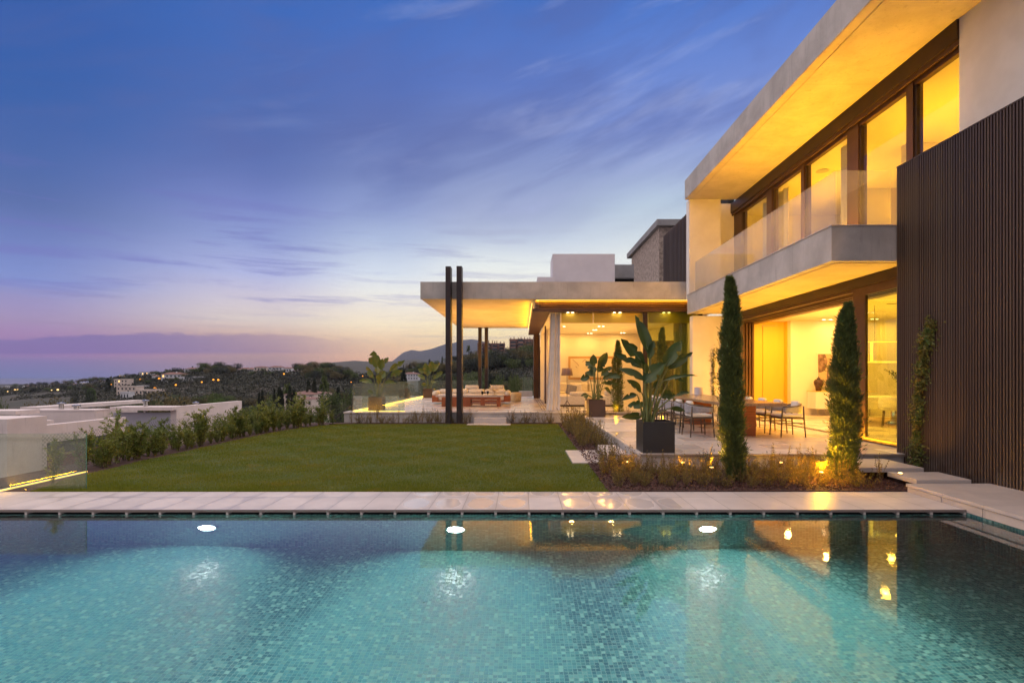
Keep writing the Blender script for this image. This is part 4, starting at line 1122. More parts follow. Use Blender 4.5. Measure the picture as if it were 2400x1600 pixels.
# ------------------------------------------------------------------ outdoor dining
tb = thing('dining_table', 'long brown stone-topped dining table on two red-brown wood blocks', 'table', (4.8, 13.4, .28))
B(4.15, 5.41, 10.85, 16.1, .97, 1.03).build('table_top', 'table_top', tb, bevel=.006)
B(4.5, 5.08, 11.55, 12.15, .28, .968).build('table_base', 'teak', tb, bevel=.006)
B(4.5, 5.10, 14.3, 14.8, .28, .968).build('table_base', 'teak', tb, bevel=.006)
def chair(wood, label, group):
    t = thing('dining_chair', label, 'chair', (0, 0, 0), group)
    for sx, sy in ((.22, .24), (.22, -.24), (-.24, .25), (-.24, -.25)):
        top = .62 if sx > 0 else .66
        MB().tube([(sx * 1.12, sy * 1.1, 0), (sx, sy * 1.04, .42), (sx * .96, sy * 1.04, top)], [.013, .019, .015], 8).build('leg', wood, t, local=True, smooth=True)
    MB().box(-.24, .25, -.25, .25, .385, .42).build('seat_frame', wood, t, local=True, bevel=.012)
    MB().box(-.22, .25, -.235, .235, .425, .48).build('seat_cushion', 'fabric_white', t, local=True, bevel=.022)
    s_ = MB(); s_.tube([(.235, -.25, .27), (.235, .25, .27)], .009, 6).tube([(-.25, -.25, .27), (-.25, .25, .27)], .009, 6).tube([(.235, .252, .30), (-.25, .252, .30)], .009, 6).tube([(.235, -.252, .30), (-.25, -.252, .30)], .009, 6)
    s_.build('stretcher', wood, t, local=True)
    def band(u_, v_):
        a = math.pi * (1.0 - u_ * 1.0); a = -math.pi / 2 - (u_) * math.pi
        cx_, cy_ = .02, 0
        ex = math.cos(a) * .30; ey = -math.sin(a) * .285
        if u_ < .12: ex += (.12 - u_) * 1.6
        if u_ > .88: ex += (u_ - .88) * 1.6
        back = 1 - abs(u_ - .5) * 2
        return (cx_ + ex, ey, .60 + .02 * back + (v_ - .5) * (.10 + .12 * back) - .02)
    MB().grid(band, 24, 5).build('backrest', 'fabric_grey', t, local=True, smooth=True, solid=.014)
    rail = MB(); P = [band(i / 24, 1.0) for i in range(25)]; rail.tube([(p[0], p[1], p[2] + .008) for p in P], .014, 7)
    rail.build('arm_rail', wood, t, local=True, smooth=True)
    pm = MB().box(-.245, -.15, -.15, .15, .49, .76)
    p_ = pm.build('back_cushion', 'fabric_white', t, local=True, bevel=.035)
    return t
c0 = chair('chair_wood', 'x', 'dining chairs at the outdoor table')
spots = []
for k_ in range(5): spots.append((3.86, 11.63 + .78 * k_, 0.0, 0))
for k_ in range(5): spots.append((5.78, 11.62 + .80 * k_, math.pi, 1))
ords = ['nearest', 'second', 'third', 'fourth', 'farthest']
for n_, (x, y, a, side) in enumerate(spots):
    c_ = c0 if n_ == 0 else copy_tree(c0)
    c_.location = (x, y, .28); c_.rotation_euler = (0, 0, a + random.uniform(-.05, .05))
    c_['label'] = ('%s dining chair on the planter side of the outdoor table, seat cushion white' if side == 0 else '%s dining chair on the glass door side of the outdoor table, with white back cushion') % ords[n_ % 5]
Yc = 15.4
v_ = thing('table_pot', 'pale cylindrical pot at the far left end of the outdoor dining table', 'pot', (gx(1637, Yc), Yc, 1.03))
MB().lathe([(.10, 0), (.115, .01), (.118, .22), (.105, .22), (.10, .05)], (gx(1637, Yc), Yc, 1.03), 24).build('body', 'plaster_grey', v_, smooth=False)

# ------------------------------------------------------------------ dining room contents
sb = thing('sideboard', 'cream sideboard on thin legs against the dining room wall', 'sideboard', (10.2, 17.6, .28))
B(9.58, 11.6, 17.35, 17.87, .50, 1.06).build('cabinet', 'white_lacquer', sb, bevel=.004)
B(9.56, 11.62, 17.34, 17.88, 1.061, 1.075).build('top', 'interior_joinery', sb)
for x in (9.7, 9.95, 11.4): MB().tube([(x, 17.45, .28), (x, 17.45, .5)], .012, 6).build('leg', 'steel', sb)
def jar(px, lab):
    x = gx(px, 17.6); t = thing('vase', lab, 'vase', (x, 17.6, 1.075), 'dark lidded jars on the sideboard')
    MB().lathe([(.075, 0), (.085, .02), (.10, .12), (.145, .25), (.15, .31), (.12, .37), (.06, .395), (.05, .41)], (x, 17.6, 1.075), 24).build('body', 'vase', t, smooth=True)
    MB().lathe([(.055, .41), (.06, .42), (.03, .44), (.012, .455), (.022, .475), (.004, .49)], (x, 17.6, 1.075), 16).build('lid', 'vase', t, smooth=True)
jar(1918.5, 'dark lidded ceramic jar on the sideboard, fully visible left one'); jar(1947, 'dark lidded ceramic jar on the sideboard partly behind the cypress')
pt_ = thing('painting', 'framed abstract painting in brown and cream above the sideboard', 'painting', (10.6, 17.86, 1.2))
x0_, x1_, z0_, z1_ = gx(1914, 17.86), gx(1990, 17.86), gz(905, 17.86), gz(827, 17.86)
B(x0_, x1_, 17.83, 17.875, z0_, z1_).build('frame', 'white_lacquer', pt_)
B(x0_ + .03, x1_ - .03, 17.824, 17.829, z0_ + .03, z1_ - .03).build('canvas', 'art_light', pt_)
ar = MB()
def P2(*pp):
    n = len(ar.v); ar.v += [(gx(a, 17.82), 17.818, gz(b, 17.82)) for a, b in pp]; ar.f.append(tuple(range(n, n + len(pp))))
P2((1917, 830), (1934, 830), (1940, 846), (1934, 868), (1925, 872), (1918, 873)); P2((1939, 855), (1975, 852), (1975, 900), (1940, 895), (1938, 880))
ar.build('painted_shape', 'art_dark', pt_)
rg_ = thing('rug', 'round-edged tan rug on the dining room floor', 'rug', (10.5, 14.9, .28))
MB().lathe([(2.0, 0), (2.0, .012)], (10.9, 14.6, .28), 48).build('pile', 'rug', rg_)
pl = thing('pendant_lamp', 'glowing rectangular frame pendant lamp behind the tinted pane', 'lamp', (9.8, 14, 2.6))
xa, xb_, za, zb_ = gx(2041, 14.0), gx(2041, 14.0) + 1.7, gz(848, 14.0), gz(800, 14.0)
B(xa, xa + .05, 13.98, 14.03, za, zb_).box(xa, xb_, 13.98, 14.03, zb_ - .018, zb_).box(xa, xb_, 13.98, 14.03, za, za + .018).box(xa, xa + .02, 14.9, 14.94, za, zb_).box(xa, xa + .02, 14.03, 14.9, zb_ - .015, zb_).box(xa, xa + .02, 14.03, 14.9, za, za + .015).box(xa, xb_, 14.9, 14.92, za, za + .015).build('light_frame', 'led_hot', pl)
for x in (xa + .1, xb_ - .1): MB().tube([(x, 14, zb_), (x, 14, DZ)], .004, 4).build('cable', 'wire', pl)
it = thing('indoor_table', 'round pale indoor dining table behind the tinted pane', 'table', (10.0, 14.2, .28))
MB().lathe([(.85, .72), (.87, .735), (.85, .75)], (10.1, 14.4, .28), 40).build('table_top', 'white_lacquer', it)
MB().lathe([(.34, 0), (.12, .1), (.10, .6), (.3, .715)], (10.1, 14.4, .28), 24).build('pedestal', 'steel', it, smooth=True)
def ichair(x, y, a, lab):
    t = thing('indoor_chair', lab, 'chair', (0, 0, 0), 'padded chairs at the indoor table')
    MB().box(-.23, .23, -.23, .23, .42, .49).build('seat', 'fabric_white', t, local=True, bevel=.03)
    def bk(u_, v_):
        a_ = math.pi * (.5 + u_); return (math.cos(a_) * .27 + .03, math.sin(a_) * .27, .47 + v_ * (.36 - .14 * abs(u_ - .5) * 2))
    MB().grid(bk, 14, 4).build('backrest', 'fabric_white', t, local=True, smooth=True, solid=.03)
    for sx in (-1, 1):
        for sy in (-1, 1): MB().tube([(sx * .2, sy * .2, 0), (sx * .17, sy * .17, .42)], [.012, .018], 6).build('leg', 'chair_wood', t, local=True)
    t.location = (x, y, .28); t.rotation_euler = (0, 0, a)
ichair(9.45, 13.6, .9, 'padded indoor chair nearest the tinted pane'); ichair(10.5, 13.4, 1.9, 'padded indoor chair at the near side of the round indoor table')
ip = thing('vase_with_branches', 'dark vase with leafy branches on the indoor table', 'vase', (10.1, 14.3, 1.03))
MB().lathe([(.10, 0), (.13, .02), (.15, .18), (.13, .28), (.10, .30)], (10.25, 14.3, 1.03), 20).build('vase', 'brown_planter', ip, smooth=True)
C_, D_ = [], []
bs = MB()
for k_ in range(12):
    a = random.uniform(0, 6.28); l_ = random.uniform(.35, .6); b = Vector((10.25, 14.3, 1.30)); e = b + Vector((math.cos(a) * l_ * .7, math.sin(a) * l_ * .7, l_ * .8))
    bs.tube([b, b.lerp(e, .5) + Vector((0, 0, .06)), e], .004, 4)
    for q in range(14): C_.append(tuple(b.lerp(e, .35 + .65 * random.random()))); D_.append((random.gauss(0, 1), random.gauss(0, 1), random.gauss(0, 1)))
bs.build('branches', 'stem_brown', ip)
V, Fc = leaves(np.array(C_), np.array(D_), .07, .03, .1); npmesh('leaves', V - np.array([10.1, 14.3, 1.03]), Fc, 'leaf_banana', ip)

for ya, yb, lab in ((15.0, 16.6, 'far'), (11.9, 12.5, 'mid')):
    cz = thing('curtain', 'sheer curtain behind the %s upper floor window seen past the balcony glass' % ('farthest' if lab == 'far' else 'middle'), 'curtain', (7.5, ya, 4.19))
    MB().grid(lambda u_, v_: (7.5 + .05 * math.sin(u_ * 40), ya + (yb - ya) * u_, 4.2 + v_ * 2.7), 70, 2).build('fabric', 'curtain', cz, smooth=True)
# ------------------------------------------------------------------ living room contents
cu = thing('curtain', 'pale floor-length curtain gathered at the open corner of the living room', 'curtain', (gx(1297, 18.6), 18.6, .37))
def cur(u_, v_):
    pt = 1290 + u_ * 23; pb = 1278 + u_ * 34
    px = pb + (pt - pb) * (v_ ** .6); Yk = 18.62 + .03 * math.sin(u_ * 24) * (.5 + .5 * (1 - v_)) + .03 * math.sin(u_ * 9 + 1)
    return (gx(px, 18.62), Yk, .375 + v_ * 3.38)
MB().grid(cur, 110, 24).build('fabric', 'curtain', cu, smooth=True)
cu2 = thing('curtain', 'pale curtain behind the right edge of the tinted living room pane', 'curtain', (5.7, 18.7, .37))
MB().grid(lambda u_, v_: (5.35 + u_ * .5, 18.75 + .05 * math.sin(u_ * 40), .375 + v_ * 3.3), 60, 2).build('fabric', 'curtain', cu2, smooth=True, solid=.004)
cu3 = thing('curtain', 'pale curtain hanging along the side opening of the living room near the folded doors', 'curtain', (1.15, 26, .37))
MB().grid(lambda u_, v_: (1.15 + .05 * math.sin(u_ * 60), 23.8 + u_ * 2.6, .375 + v_ * 3.3), 90, 2).build('fabric', 'curtain', cu3, smooth=True, solid=.004)
pc = thing('picture', 'large wide framed line drawing on the living room back wall', 'picture', (3.6, 27.98, 1.4))
x0_, x1_, z0_, z1_ = gx(1332, 27.95), gx(1438, 27.95), gz(889, 27.95), gz(835, 27.95)
B(x0_, x1_, 27.92, 27.99, z0_, z1_).build('frame', 'picture_frame', pc)
B(x0_ + .11, x1_ - .11, 27.905, 27.915, z0_ + .11, z1_ - .11).build('print', 'picture_mat', pc)
ln = MB()
for a, b in (((1342, 842), (1352, 851)), ((1352, 851), (1357, 857)), ((1365, 848), (1371, 842)), ((1371, 842), (1378, 849)), ((1349, 858), (1353, 862))):
    ln.tube([at(a[0], a[1], 27.9), at(b[0], b[1], 27.9)], .022, 4)
ln.build('drawing', 'picture_line', pc)
fl = thing('floor_lamp', 'floor lamp with a tapered shade and tripod foot beside the curtain', 'lamp', (gx(1329, 19.9), 19.9, .365))
lx = gx(1329, 19.9)
MB().lathe([(.215, 1.22), (.185, 1.50), (.18, 1.50), (.21, 1.22)], (lx, 19.9, .365), 28).build('lamp_shade', 'lamp_shade', fl, smooth=True)
MB().tube([(lx, 19.9, .62), (lx, 19.9, 1.75)], .009, 6).build('pole', 'bronze_dark', fl)
ft = MB()
for a in (.3, 2.4, 4.5): ft.tube([(lx, 19.9, .66), (lx + .19 * math.cos(a), 19.9 + .19 * math.sin(a), .372)], .011, 5)
ft.build('tripod', 'bronze_dark', fl)
def sofa(lab, x0, x1, y0, y1, z, back, name='sofa'):
    t = thing(name, lab, 'sofa', ((x0 + x1) / 2, (y0 + y1) / 2, z))
    B(x0, x1, y0, y1, z + .06, z + .42).build('seat', 'fabric_white', t, bevel=.04)
    B(x0 + .04, x1 - .04, y0 + .04, y1 - .04, z, z + .06).build('plinth', 'bronze_dark', t)
    for b in back: B(*b).build('back_cushion', 'fabric_white', t, bevel=.07)
    return t
fz = .365
sofa('white living room sofa seen from behind, left of the bushy strelitzia', gx(1312, 21), gx(1372, 21), 21.0, 22.2, fz, [(gx(1336, 21), gx(1374, 21), 21.0, 21.3, fz + .42, fz + .58)])
sofa('white living room sofa right of the bushy strelitzia', gx(1416, 21), gx(1462, 21), 21.0, 22.1, fz, [(gx(1418, 21), gx(1461, 21), 21.0, 21.35, fz + .42, fz + .64)])
sofa('long white sofa at the living room back wall under the picture', 1.5, 4.4, 26.4, 27.5, fz, [(1.55, 2.4, 27.1, 27.5, fz + .4, fz + .86), (2.45, 3.4, 27.1, 27.5, fz + .4, fz + .84), (3.45, 4.35, 27.1, 27.5, fz + .4, fz + .86)])
def cushion(lab, px, py, Y, s_, mat, a):
    o = MB().box(-s_ / 2, s_ / 2, -.07, .07, -s_ / 2, s_ / 2).build('cushion', mat, None, bevel=.05); o.location = at(px, py, Y); o.rotation_euler = (R(-12), R(a), 0)
    tag(o, lab, 'cushion')
cushion('dark grey scatter cushion on the living room sofa beside the floor lamp', 1339, 913, 22.3, .42, 'fabric_grey', 14)
cushion('cream scatter cushion on the living room sofa next to the dark one', 1352, 912, 22.4, .42, 'fabric_white', -8)
ac = thing('armchair', 'cream armchair at the left of the living room beside the curtain', 'armchair', (1.5, 23, fz))
B(1.2, 2.0, 22.6, 23.4, fz + .1, fz + .42).build('seat', 'fabric_white', ac, bevel=.06)
B(1.15, 1.4, 22.6, 23.4, fz + .3, fz + .82).build('backrest', 'fabric_white', ac, bevel=.09)

# ------------------------------------------------------------------ lounge terrace furniture
ct = thing('coffee_table', 'long low red-brown wooden table with a pale top on the lounge terrace', 'table', (-2.0, 21.2, fz))
Yt = 21.0
B(gx(1021, Yt), gx(1180, Yt), 20.98, 21.8, gz(930, Yt), gz(926.5, Yt)).build('table_top', 'stone_cap', ct, bevel=.005)
zt_ = gz(930.5, Yt)
B(gx(1035, Yt), gx(1103, Yt), 21.0, 21.75, fz, zt_).build('front_panel', 'teak_flat', ct, bevel=.005)
B(gx(1164, Yt), gx(1172, Yt), 21.0, 21.75, fz, zt_).build('leg', 'teak', ct, bevel=.005)
B(gx(1126, Yt), gx(1136, Yt), 21.0, 21.1, fz + .05, zt_).build('leg', 'teak', ct, bevel=.005)
B(gx(1103, Yt), gx(1164, Yt), 21.02, 21.7, fz + .10, fz + .14).build('shelf', 'teak_flat', ct)
B(gx(1103, Yt), gx(1164, Yt), 21.01, 21.05, zt_ - .09, zt_).build('apron', 'teak_flat', ct)
so = thing('outdoor_sofa', 'long outdoor sofa with white cushions on a wooden frame behind the coffee table', 'sofa', (-2.0, 23.3, fz))
Ys = 23.0
B(gx(1013, Ys), gx(1196, Ys), 22.95, 24.0, fz + .08, fz + .14).build('frame', 'teak_flat', so)
B(gx(1013, Ys), gx(1028, Ys), 22.94, 24.0, fz + .1, gz(927, Ys)).build('side_panel', 'teak', so)
B(gx(1181, Ys), gx(1196, Ys), 22.94, 24.0, fz + .1, gz(927, Ys)).build('side_panel', 'teak', so)
for a, b in ((1023, 1072), (1073, 1127), (1128, 1183)):
    B(gx(a, Ys), gx(b, Ys), 23.0, 23.9, fz + .14, fz + .42).build('seat_cushion', 'fabric_white', so, bevel=.05)
for a, b in ((1024, 1050), (1051, 1094), (1095, 1133), (1134, 1184)):
    B(gx(a, Ys), gx(b, Ys), 23.55, 23.95, fz + .42, gz(912.5, Ys)).build('back_cushion', 'fabric_white', so, bevel=.08)
for a in (1020, 1190):
    o = MB().tube([(gx(a, Ys), 23.0, gz(922, Ys)), (gx(a, Ys), 23.95, gz(922, Ys))], .13, 16).build('arm_bolster', 'fabric_white', so, smooth=True)
for a, b, lab in ((1087.5, 1119.5, 'outdoor armchair with white back cushion behind the sofa, nearer the twin front posts'), (1148, 1180.5, 'outdoor armchair with white back cushion behind the sofa, nearer the pouf')):
    t = thing('outdoor_armchair', lab, 'armchair', (gx((a + b) / 2, 26), 26.2, fz), 'armchairs on the lounge terrace')
    B(gx(a, 26), gx(b, 26), 25.9, 26.7, fz + .2, fz + .4).build('seat', 'fabric_white', t, bevel=.04)
    B(gx(a, 26), gx(b, 26), 26.5, 26.7, fz + .4, gz(903, 26)).build('back_cushion', 'fabric_white', t, bevel=.05)
    B(gx(a, 26), gx(b, 26), 25.85, 26.75, fz, fz + .2).build('base', 'teak_flat', t)
    B(gx(a + 7, 25.9), gx(b - 2, 25.9), 25.85, 25.95, gz(912, 25.9), gz(909.5, 25.9)).build('throw', 'fabric_grey', t)
pf = thing('pouf', 'round yellow-lit knitted pouf beside the outdoor sofa', 'pouf', (gx(1209, 25), 25, fz))
MB().lathe([(.20, 0), (.25, .04), (.262, .12), (.262, .32), (.25, .40), (.19, .435), (.05, .44)], (gx(1209, 25), 25, fz), 28).build('body', 'knit', pf, smooth=True)
fb_ = thing('coral_ornament', 'pale branching coral ornament on the coffee table', 'ornament', (gx(1159, 21.4), 21.4, zt_ + .07))
cb = MB()
b0 = Vector((gx(1159, 21.4), 21.4, gz(926.5, 21.4)))
for k_ in range(30):
    a = random.uniform(0, 6.28); l_ = random.uniform(.12, .3)
    m_ = b0 + Vector((random.uniform(-.04, .04), random.uniform(-.04, .04), .17)); e = m_ + Vector((math.cos(a) * l_ * .8, math.sin(a) * .1, l_ * random.uniform(.2, 1)))
    cb.tube([b0, m_, e], [.012, .008, .014], 5)
cb.build('branches', 'coral', fb_)
MB().lathe([(.10, 0), (.10, .02)], (b0.x, b0.y, gz(926.4, 21.4)), 16).build('base', 'slat_back', fb_)
for px, py, lab in ((1130.5, 922, 'dark glass goblet on the coffee table, left of the pair'), (1142, 919, 'dark glass goblet on the coffee table, right of the pair')):
    zz = gz(926.5, 21.3); x = gx(px, 21.3)
    o = MB().lathe([(.035, 0), (.03, .008), (.008, .02), (.008, .04), (.045, .07), (.052, .12), (.045, .17)], (x, 21.3 + (922 - py) * .1, zz), 16).build('goblet', 'dark_glass', None, smooth=True)
    tag(o, lab, 'goblet', 'goblets on the coffee table')
tl = thing('lantern', 'round glass lantern on the lounge furniture half hidden by the outer front post', 'lantern', at(1052.5, 922, 22.6))
MB().lathe([(.05, -.1), (.12, -.06), (.165, .03), (.15, .11), (.07, .17), (.06, .18)], tuple(at(1052.5, 917, 22.6)), 18).build('globe', 'knit', tl, smooth=True)
MB().tube([at(1052.5, 924, 22.6), (gx(1052.5, 22.6), 22.6, fz)], .02, 6).build('stand', 'teak', tl)

# ------------------------------------------------------------------ garden spot lamps
def gspot(px, py, Y, tgt, power, lab, angle=70):
    x = gx(px, Y); z = .02
    t = thing('garden_spot', lab, 'lamp', (x, Y, z), 'garden spot lamps')
    MB().tube([(x, Y, z - .05), (x, Y, z + .10)], .008, 6).build('spike', 'bronze_dark', t)
    MB().lathe([(.03, .08), (.034, .10), (.034, .15), (.03, .155)], (x, Y, z), 14).build('lamp_head', 'bronze_dark', t)
    MB().lathe([(.028, .152), (.028, .16), (.012, .168)], (x, Y, z), 14).build('lens', 'spot_lens', t, smooth=True)
    spot('spot_beam', (x, Y, z + .19), tgt, power, WARM, angle, .6, .03, t)
gspot(1925, 1097, 7.85, (gx(1975, 8.05), 8.05, 1.6), 220, 'bright garden spot lamp at the foot of the broader cypress', 80)
gspot(1668, 1085, 8.25, (gx(1722, 8.05), 8.05, 1.5), 90, 'garden spot lamp hidden in shrubs at the foot of the slender cypress', 70)
gspot(2110, 1085, 7.75, (6.44, 8.5, 1.2), 45, 'small garden spot lamp by the stepping slabs lighting the climber', 70)
for px_, Yb_, e_ in ((1470, 8.75, 34), (1600, 8.7, 34), (1830, 8.7, 44)):  # added lamps that warm the bed and the terrace plinth
    gspot(px_, 0, Yb_, (gx(px_, Yb_) - .3, 7.6, .5), e_, 'small added spot lamp warming the bed among the shrubs %s' % ('near the terrace corner' if px_ < 1500 else 'below the big black planter side' if px_ < 1700 else 'between the two bed cypresses'), 150)
l = bpy.data.lights.new('glow', 'POINT'); l.energy = 60; l.color = WARM; l.shadow_soft_size = .04  # fill light added to the bed, no lamp body
o = bpy.data.objects.new('bed_fill', l); COL.objects.link(o); o.location = (gx(1925, 7.8), 7.8, .30)
for (px, Yd, e) in ((1445, 18.0, 14), (1552, 18.0, 14), (1350, 17.4, 14)):  # more fills added to warm the planting by the living room
    l = bpy.data.lights.new('glow', 'POINT'); l.energy = e; l.color = WARM; l.shadow_soft_size = .05
    o = bpy.data.objects.new('bed_fill', l); COL.objects.link(o); o.location = (gx(px, Yd), Yd, .5)
# ------------------------------------------------------------------ neighbouring villa below the fence
nv = thing('neighbour_villa', 'white flat-roofed neighbouring villa with overhanging roof slabs beyond the wire fence', 'house', (-20, 25, -3))
def nb(name, mb, mat): return mb.build(name, mat, nv)
zb = -3.2
# long far roof slab
X = -25.0; y0 = F * X / (88 - VX); y1 = F * X / (342 - VX); zt = gz(953.6, y0)
nb('roof_slab', B(-25.9, X, y0, y1, zt - .2, zt), 'plaster_neighbour')
nb('wall', B(-25.6, X - .35, y0 + .5, y1 - .3, zb, zt - .42), 'plaster_neighbour')
# box B
X = -20.0; y0 = F * X / (222 - VX); y1 = F * X / (257.6 - VX); zt = gz(963, y0)
nb('wall', B(gx(67, y0), X, y0, y1, zb, zt), 'plaster_neighbour'); nb('roof_slab', B(gx(67, y0) - .02, X + .02, y0 - .02, y1, zt, zt + .06), 'plaster_neighbour')
nb('wall', B(gx(48, 26), gx(67, 26) + .3, 26.0, 26.6, zb, gz(970, 26)), 'plaster_neighbour')
# slab C and wall D
X = -17.0; yc = F * X / (403 - VX); yd = F * X / (566.8 - VX); zt = gz(953.4, yc)
nb('roof_slab', B(gx(257.6, yc), X, yc, yc + 1.1, zt - .17, zt), 'plaster_neighbour')
nb('wall', B(X - .3, X - .001, yc + .35, yd, zb, zt - .01), 'plaster_neighbour')
nb('wall', B(gx(257.6, yc) - .1, X - .3, yc + .35, yc + .6, zb, gz(968, yc)), 'plaster_neighbour_shade')
nb('roof', B(-20, X - .3, yc + .6, yd - .3, zt - 1.2, zt - .6), 'gravel_roof')
# low front parapets
Xe = -16.0; a = F * Xe / (33 - VX); b = F * Xe / (200 - VX)
nb('wall', B(Xe - .25, Xe, a, b + 2, gz(1049, a), gz(1004, a)), 'plaster_neighbour')
Xe = -18.0; a = F * Xe / (33 - VX); b = F * Xe / (126 - VX)
nb('wall', B(Xe - .3, Xe, a, b, zb, gz(992.5, a)), 'plaster_neighbour')
nb('roof', B(-19.9, -16.1, 17.0, 24.5, -1.6, -1.2), 'gravel_roof')
nb('wall', B(-17, gx(33, 14.4), 14.2, 15.4, zb, gz(982, 14.2)), 'plaster_neighbour')
nb('roof_slab', B(-23, gx(42, 22.0), 21.9, 23.0, gz(972, 22.0), gz(962, 22.0)), 'plaster_neighbour')
nb('wall', B(-23, gx(42, 22.3), 22.1, 22.8, zb, gz(978, 22.3)), 'plaster_neighbour')
nb('wall', B(-16.25, -16.0, 14.0, 21.0, zb, -2.4), 'plaster_neighbour')
nb('window_wall', B(-16.9, -16.7, 14.0, 22.5, zb, -.3), 'shaded_glazing')

for x, y, z_, s_ in ((-18.6, 26.4, .0, .3), (-18.0, 29.5, -.3, .35), (-22.0, 25.5, -.06, .28), (-21.2, 25.4, -.06, .18)):
    nb('roof_vent', MB().lathe([(.10, -.6), (.10, s_), (.17, s_), (.17, s_ + .05), (.03, s_ + .1)], (x, y, z_), 10), 'steel')

# ------------------------------------------------------------------ trees of the valley and the hillsides
def hit(px, py, r0=40.0):
    """walk along a sight line until it meets the terrain"""
    dx, dz = (px - VX) / F, (VY - py) / F
    Y = r0
    while Y < 4000:
        z = 1.6 + dz * Y; h = float(terrain_h(dx * Y, Y))
        if z <= h: return Vector((dx * Y, Y, h))
        Y *= 1.01
    return Vector((dx * Y, Y, float(terrain_h(dx * Y, Y))))
def crown_mesh(kind, seed, n, fs):
    rs = np.random.default_rng(seed); C_, D_ = [], []
    if kind == 'round':   # lumps; unit tree: height 1, width ~1
        L_ = 11
        for k_ in range(L_):
            a = rs.random() * 6.28; r_ = .28 * rs.random() ** .5; zc = .42 + .36 * rs.random(); rad = .15 + .10 * rs.random()
            m_ = n // L_; q = unit(rs.normal(size=(m_, 3))) * rad * (.55 + .5 * rs.random((m_, 1)))
            q[:, 2] *= .8; C_.append(q + np.array([math.cos(a) * r_, math.sin(a) * r_, zc])); D_.append(q + rs.normal(0, .08, (m_, 3)))
    elif kind == 'pine':  # umbrella pine, flat dome of many lobes
        L_ = 16
        for k_ in range(L_):
            a = rs.random() * 6.28; r_ = .42 * rs.random() ** .5; zc = .78 - .30 * (r_ / .42) ** 2 + .03 * rs.random(); rad = .11 + .05 * rs.random()
            m_ = n // L_; q = unit(rs.normal(size=(m_, 3))) * rad * (.6 + .45 * rs.random((m_, 1))); q[:, 2] *= .55
            C_.append(q + np.array([math.cos(a) * r_, math.sin(a) * r_, zc])); D_.append(q + rs.normal(0, .05, (m_, 3)) + np.array([0, 0, .05]))
    elif kind == 'tall':
        s_ = rs.random(n); th = rs.random(n) * 6.28
        rad = .085 * np.interp(s_, [0, .1, .4, .8, 1], [.6, .9, 1, .6, .05]) * (.7 + .4 * rs.random(n))
        C_.append(np.stack([np.cos(th) * rad, np.sin(th) * rad, .03 + s_ * .95], 1)); D_.append(np.stack([np.cos(th) * .3, np.sin(th) * .3, np.ones(n)], 1) + rs.normal(0, .2, (n, 3)))
    elif kind == 'palm':
        for k_ in range(26):
            a = rs.random() * 6.28; el = rs.uniform(-.5, 1.2); m_ = n // 26; s_ = rs.random(m_)
            dr = np.array([math.cos(a) * math.cos(el), math.sin(a) * math.cos(el), math.sin(el)])
            p = np.array([0, 0, .86]) + dr * (s_ * .22)[:, None]; p[:, 2] -= s_ ** 2 * .09
            C_.append(p); D_.append(np.tile(dr, (m_, 1)) * .6 + rs.normal(0, .6, (m_, 3)))
    C_ = np.concatenate(C_); D_ = np.concatenate(D_); N_ = len(C_)
    return leaves(C_, D_, fs * (.6 + .8 * rs.random(N_)), fs * .6 * (.6 + .8 * rs.random(N_)), .25)
TP = {}
for kind, mats_, n, fs, var in (('round', ('leaf_tree', 'leaf_tree_brown', 'leaf_tree_dark'), 1900, .045, 3), ('pine', ('leaf_pine',), 2600, .035, 2), ('tall', ('leaf_tree_dark',), 900, .05, 2), ('palm', ('leaf_tree',), 700, .06, 1)):
    for mt in mats_:
        for v_ in range(var): TP[(kind, mt, v_)] = [kind, mt, 500 + v_ * 7 + len(TP), n, fs, None, None]
def tree(kind, mt, loc, h, w, lab, cat='tree', group=None):
    v_ = random.randrange(3 if kind == 'round' else (1 if kind == 'palm' else 2))
    e = TP[(kind, mt, v_)]
    nm = {'round': 'tree', 'pine': 'pine_tree', 'tall': 'cypress', 'palm': 'palm_tree'}[kind]
    t = thing(nm, lab, cat, (loc[0], loc[1], loc[2] - h * .03), group)
    if e[5] is None:
        V, Fc = crown_mesh(e[0], e[2], e[3], e[4])
        a = npmesh('crown', V, Fc, e[1], t)
        tr2 = MB()
        if kind in ('round', 'pine'):
            tr2.tube([(0, 0, 0), (.01, 0, .3), (.0, .01, .55)], [.035, .022, .01], 6)
            for k_ in range(4): tr2.tube([(.005, 0, .3), (.18 * math.cos(k_ * 1.6), .18 * math.sin(k_ * 1.6), .58)], [.015, .006], 4)
        else: tr2.tube([(0, 0, 0), (0, 0, .86 if kind == 'palm' else .5)], [.016, .012], 5)
        b = tr2.build('trunk', 'bark', t, local=True); e[5], e[6] = a.data, b.data
    else:
        for n_, d_ in (('crown', e[5]), ('trunk', e[6])):
            o = bpy.data.objects.new(n_, d_); COL.objects.link(o); o.parent = t
    t.rotation_euler = (0, 0, random.random() * 6.28); t.scale = (w, w, h)
    return t
def ptree(kind, mt, px, py_top, py_base, wpx, Y, lab, group=None):
    """tree standing at distance Y whose crown spans the given pixels; its foot goes down to the terrain"""
    x = gx(px, Y); g0 = float(terrain_h(x, Y)); zt = gz(py_top, Y); h = max(zt - g0, 1.5)
    fac = {'round': 1.15, 'pine': 1.0, 'tall': 5.5, 'palm': 2.2}[kind]
    wm = wpx / F * Y * (1.1 if kind == 'round' else 1.0)
    if kind == 'tall': w_ = wm / .10
    elif kind == 'palm': w_ = wm / .44
    else: w_ = wm
    if kind == 'palm': pass
    return tree(kind, mt, (x, Y, g0), h / .97, w_, lab, group=group)
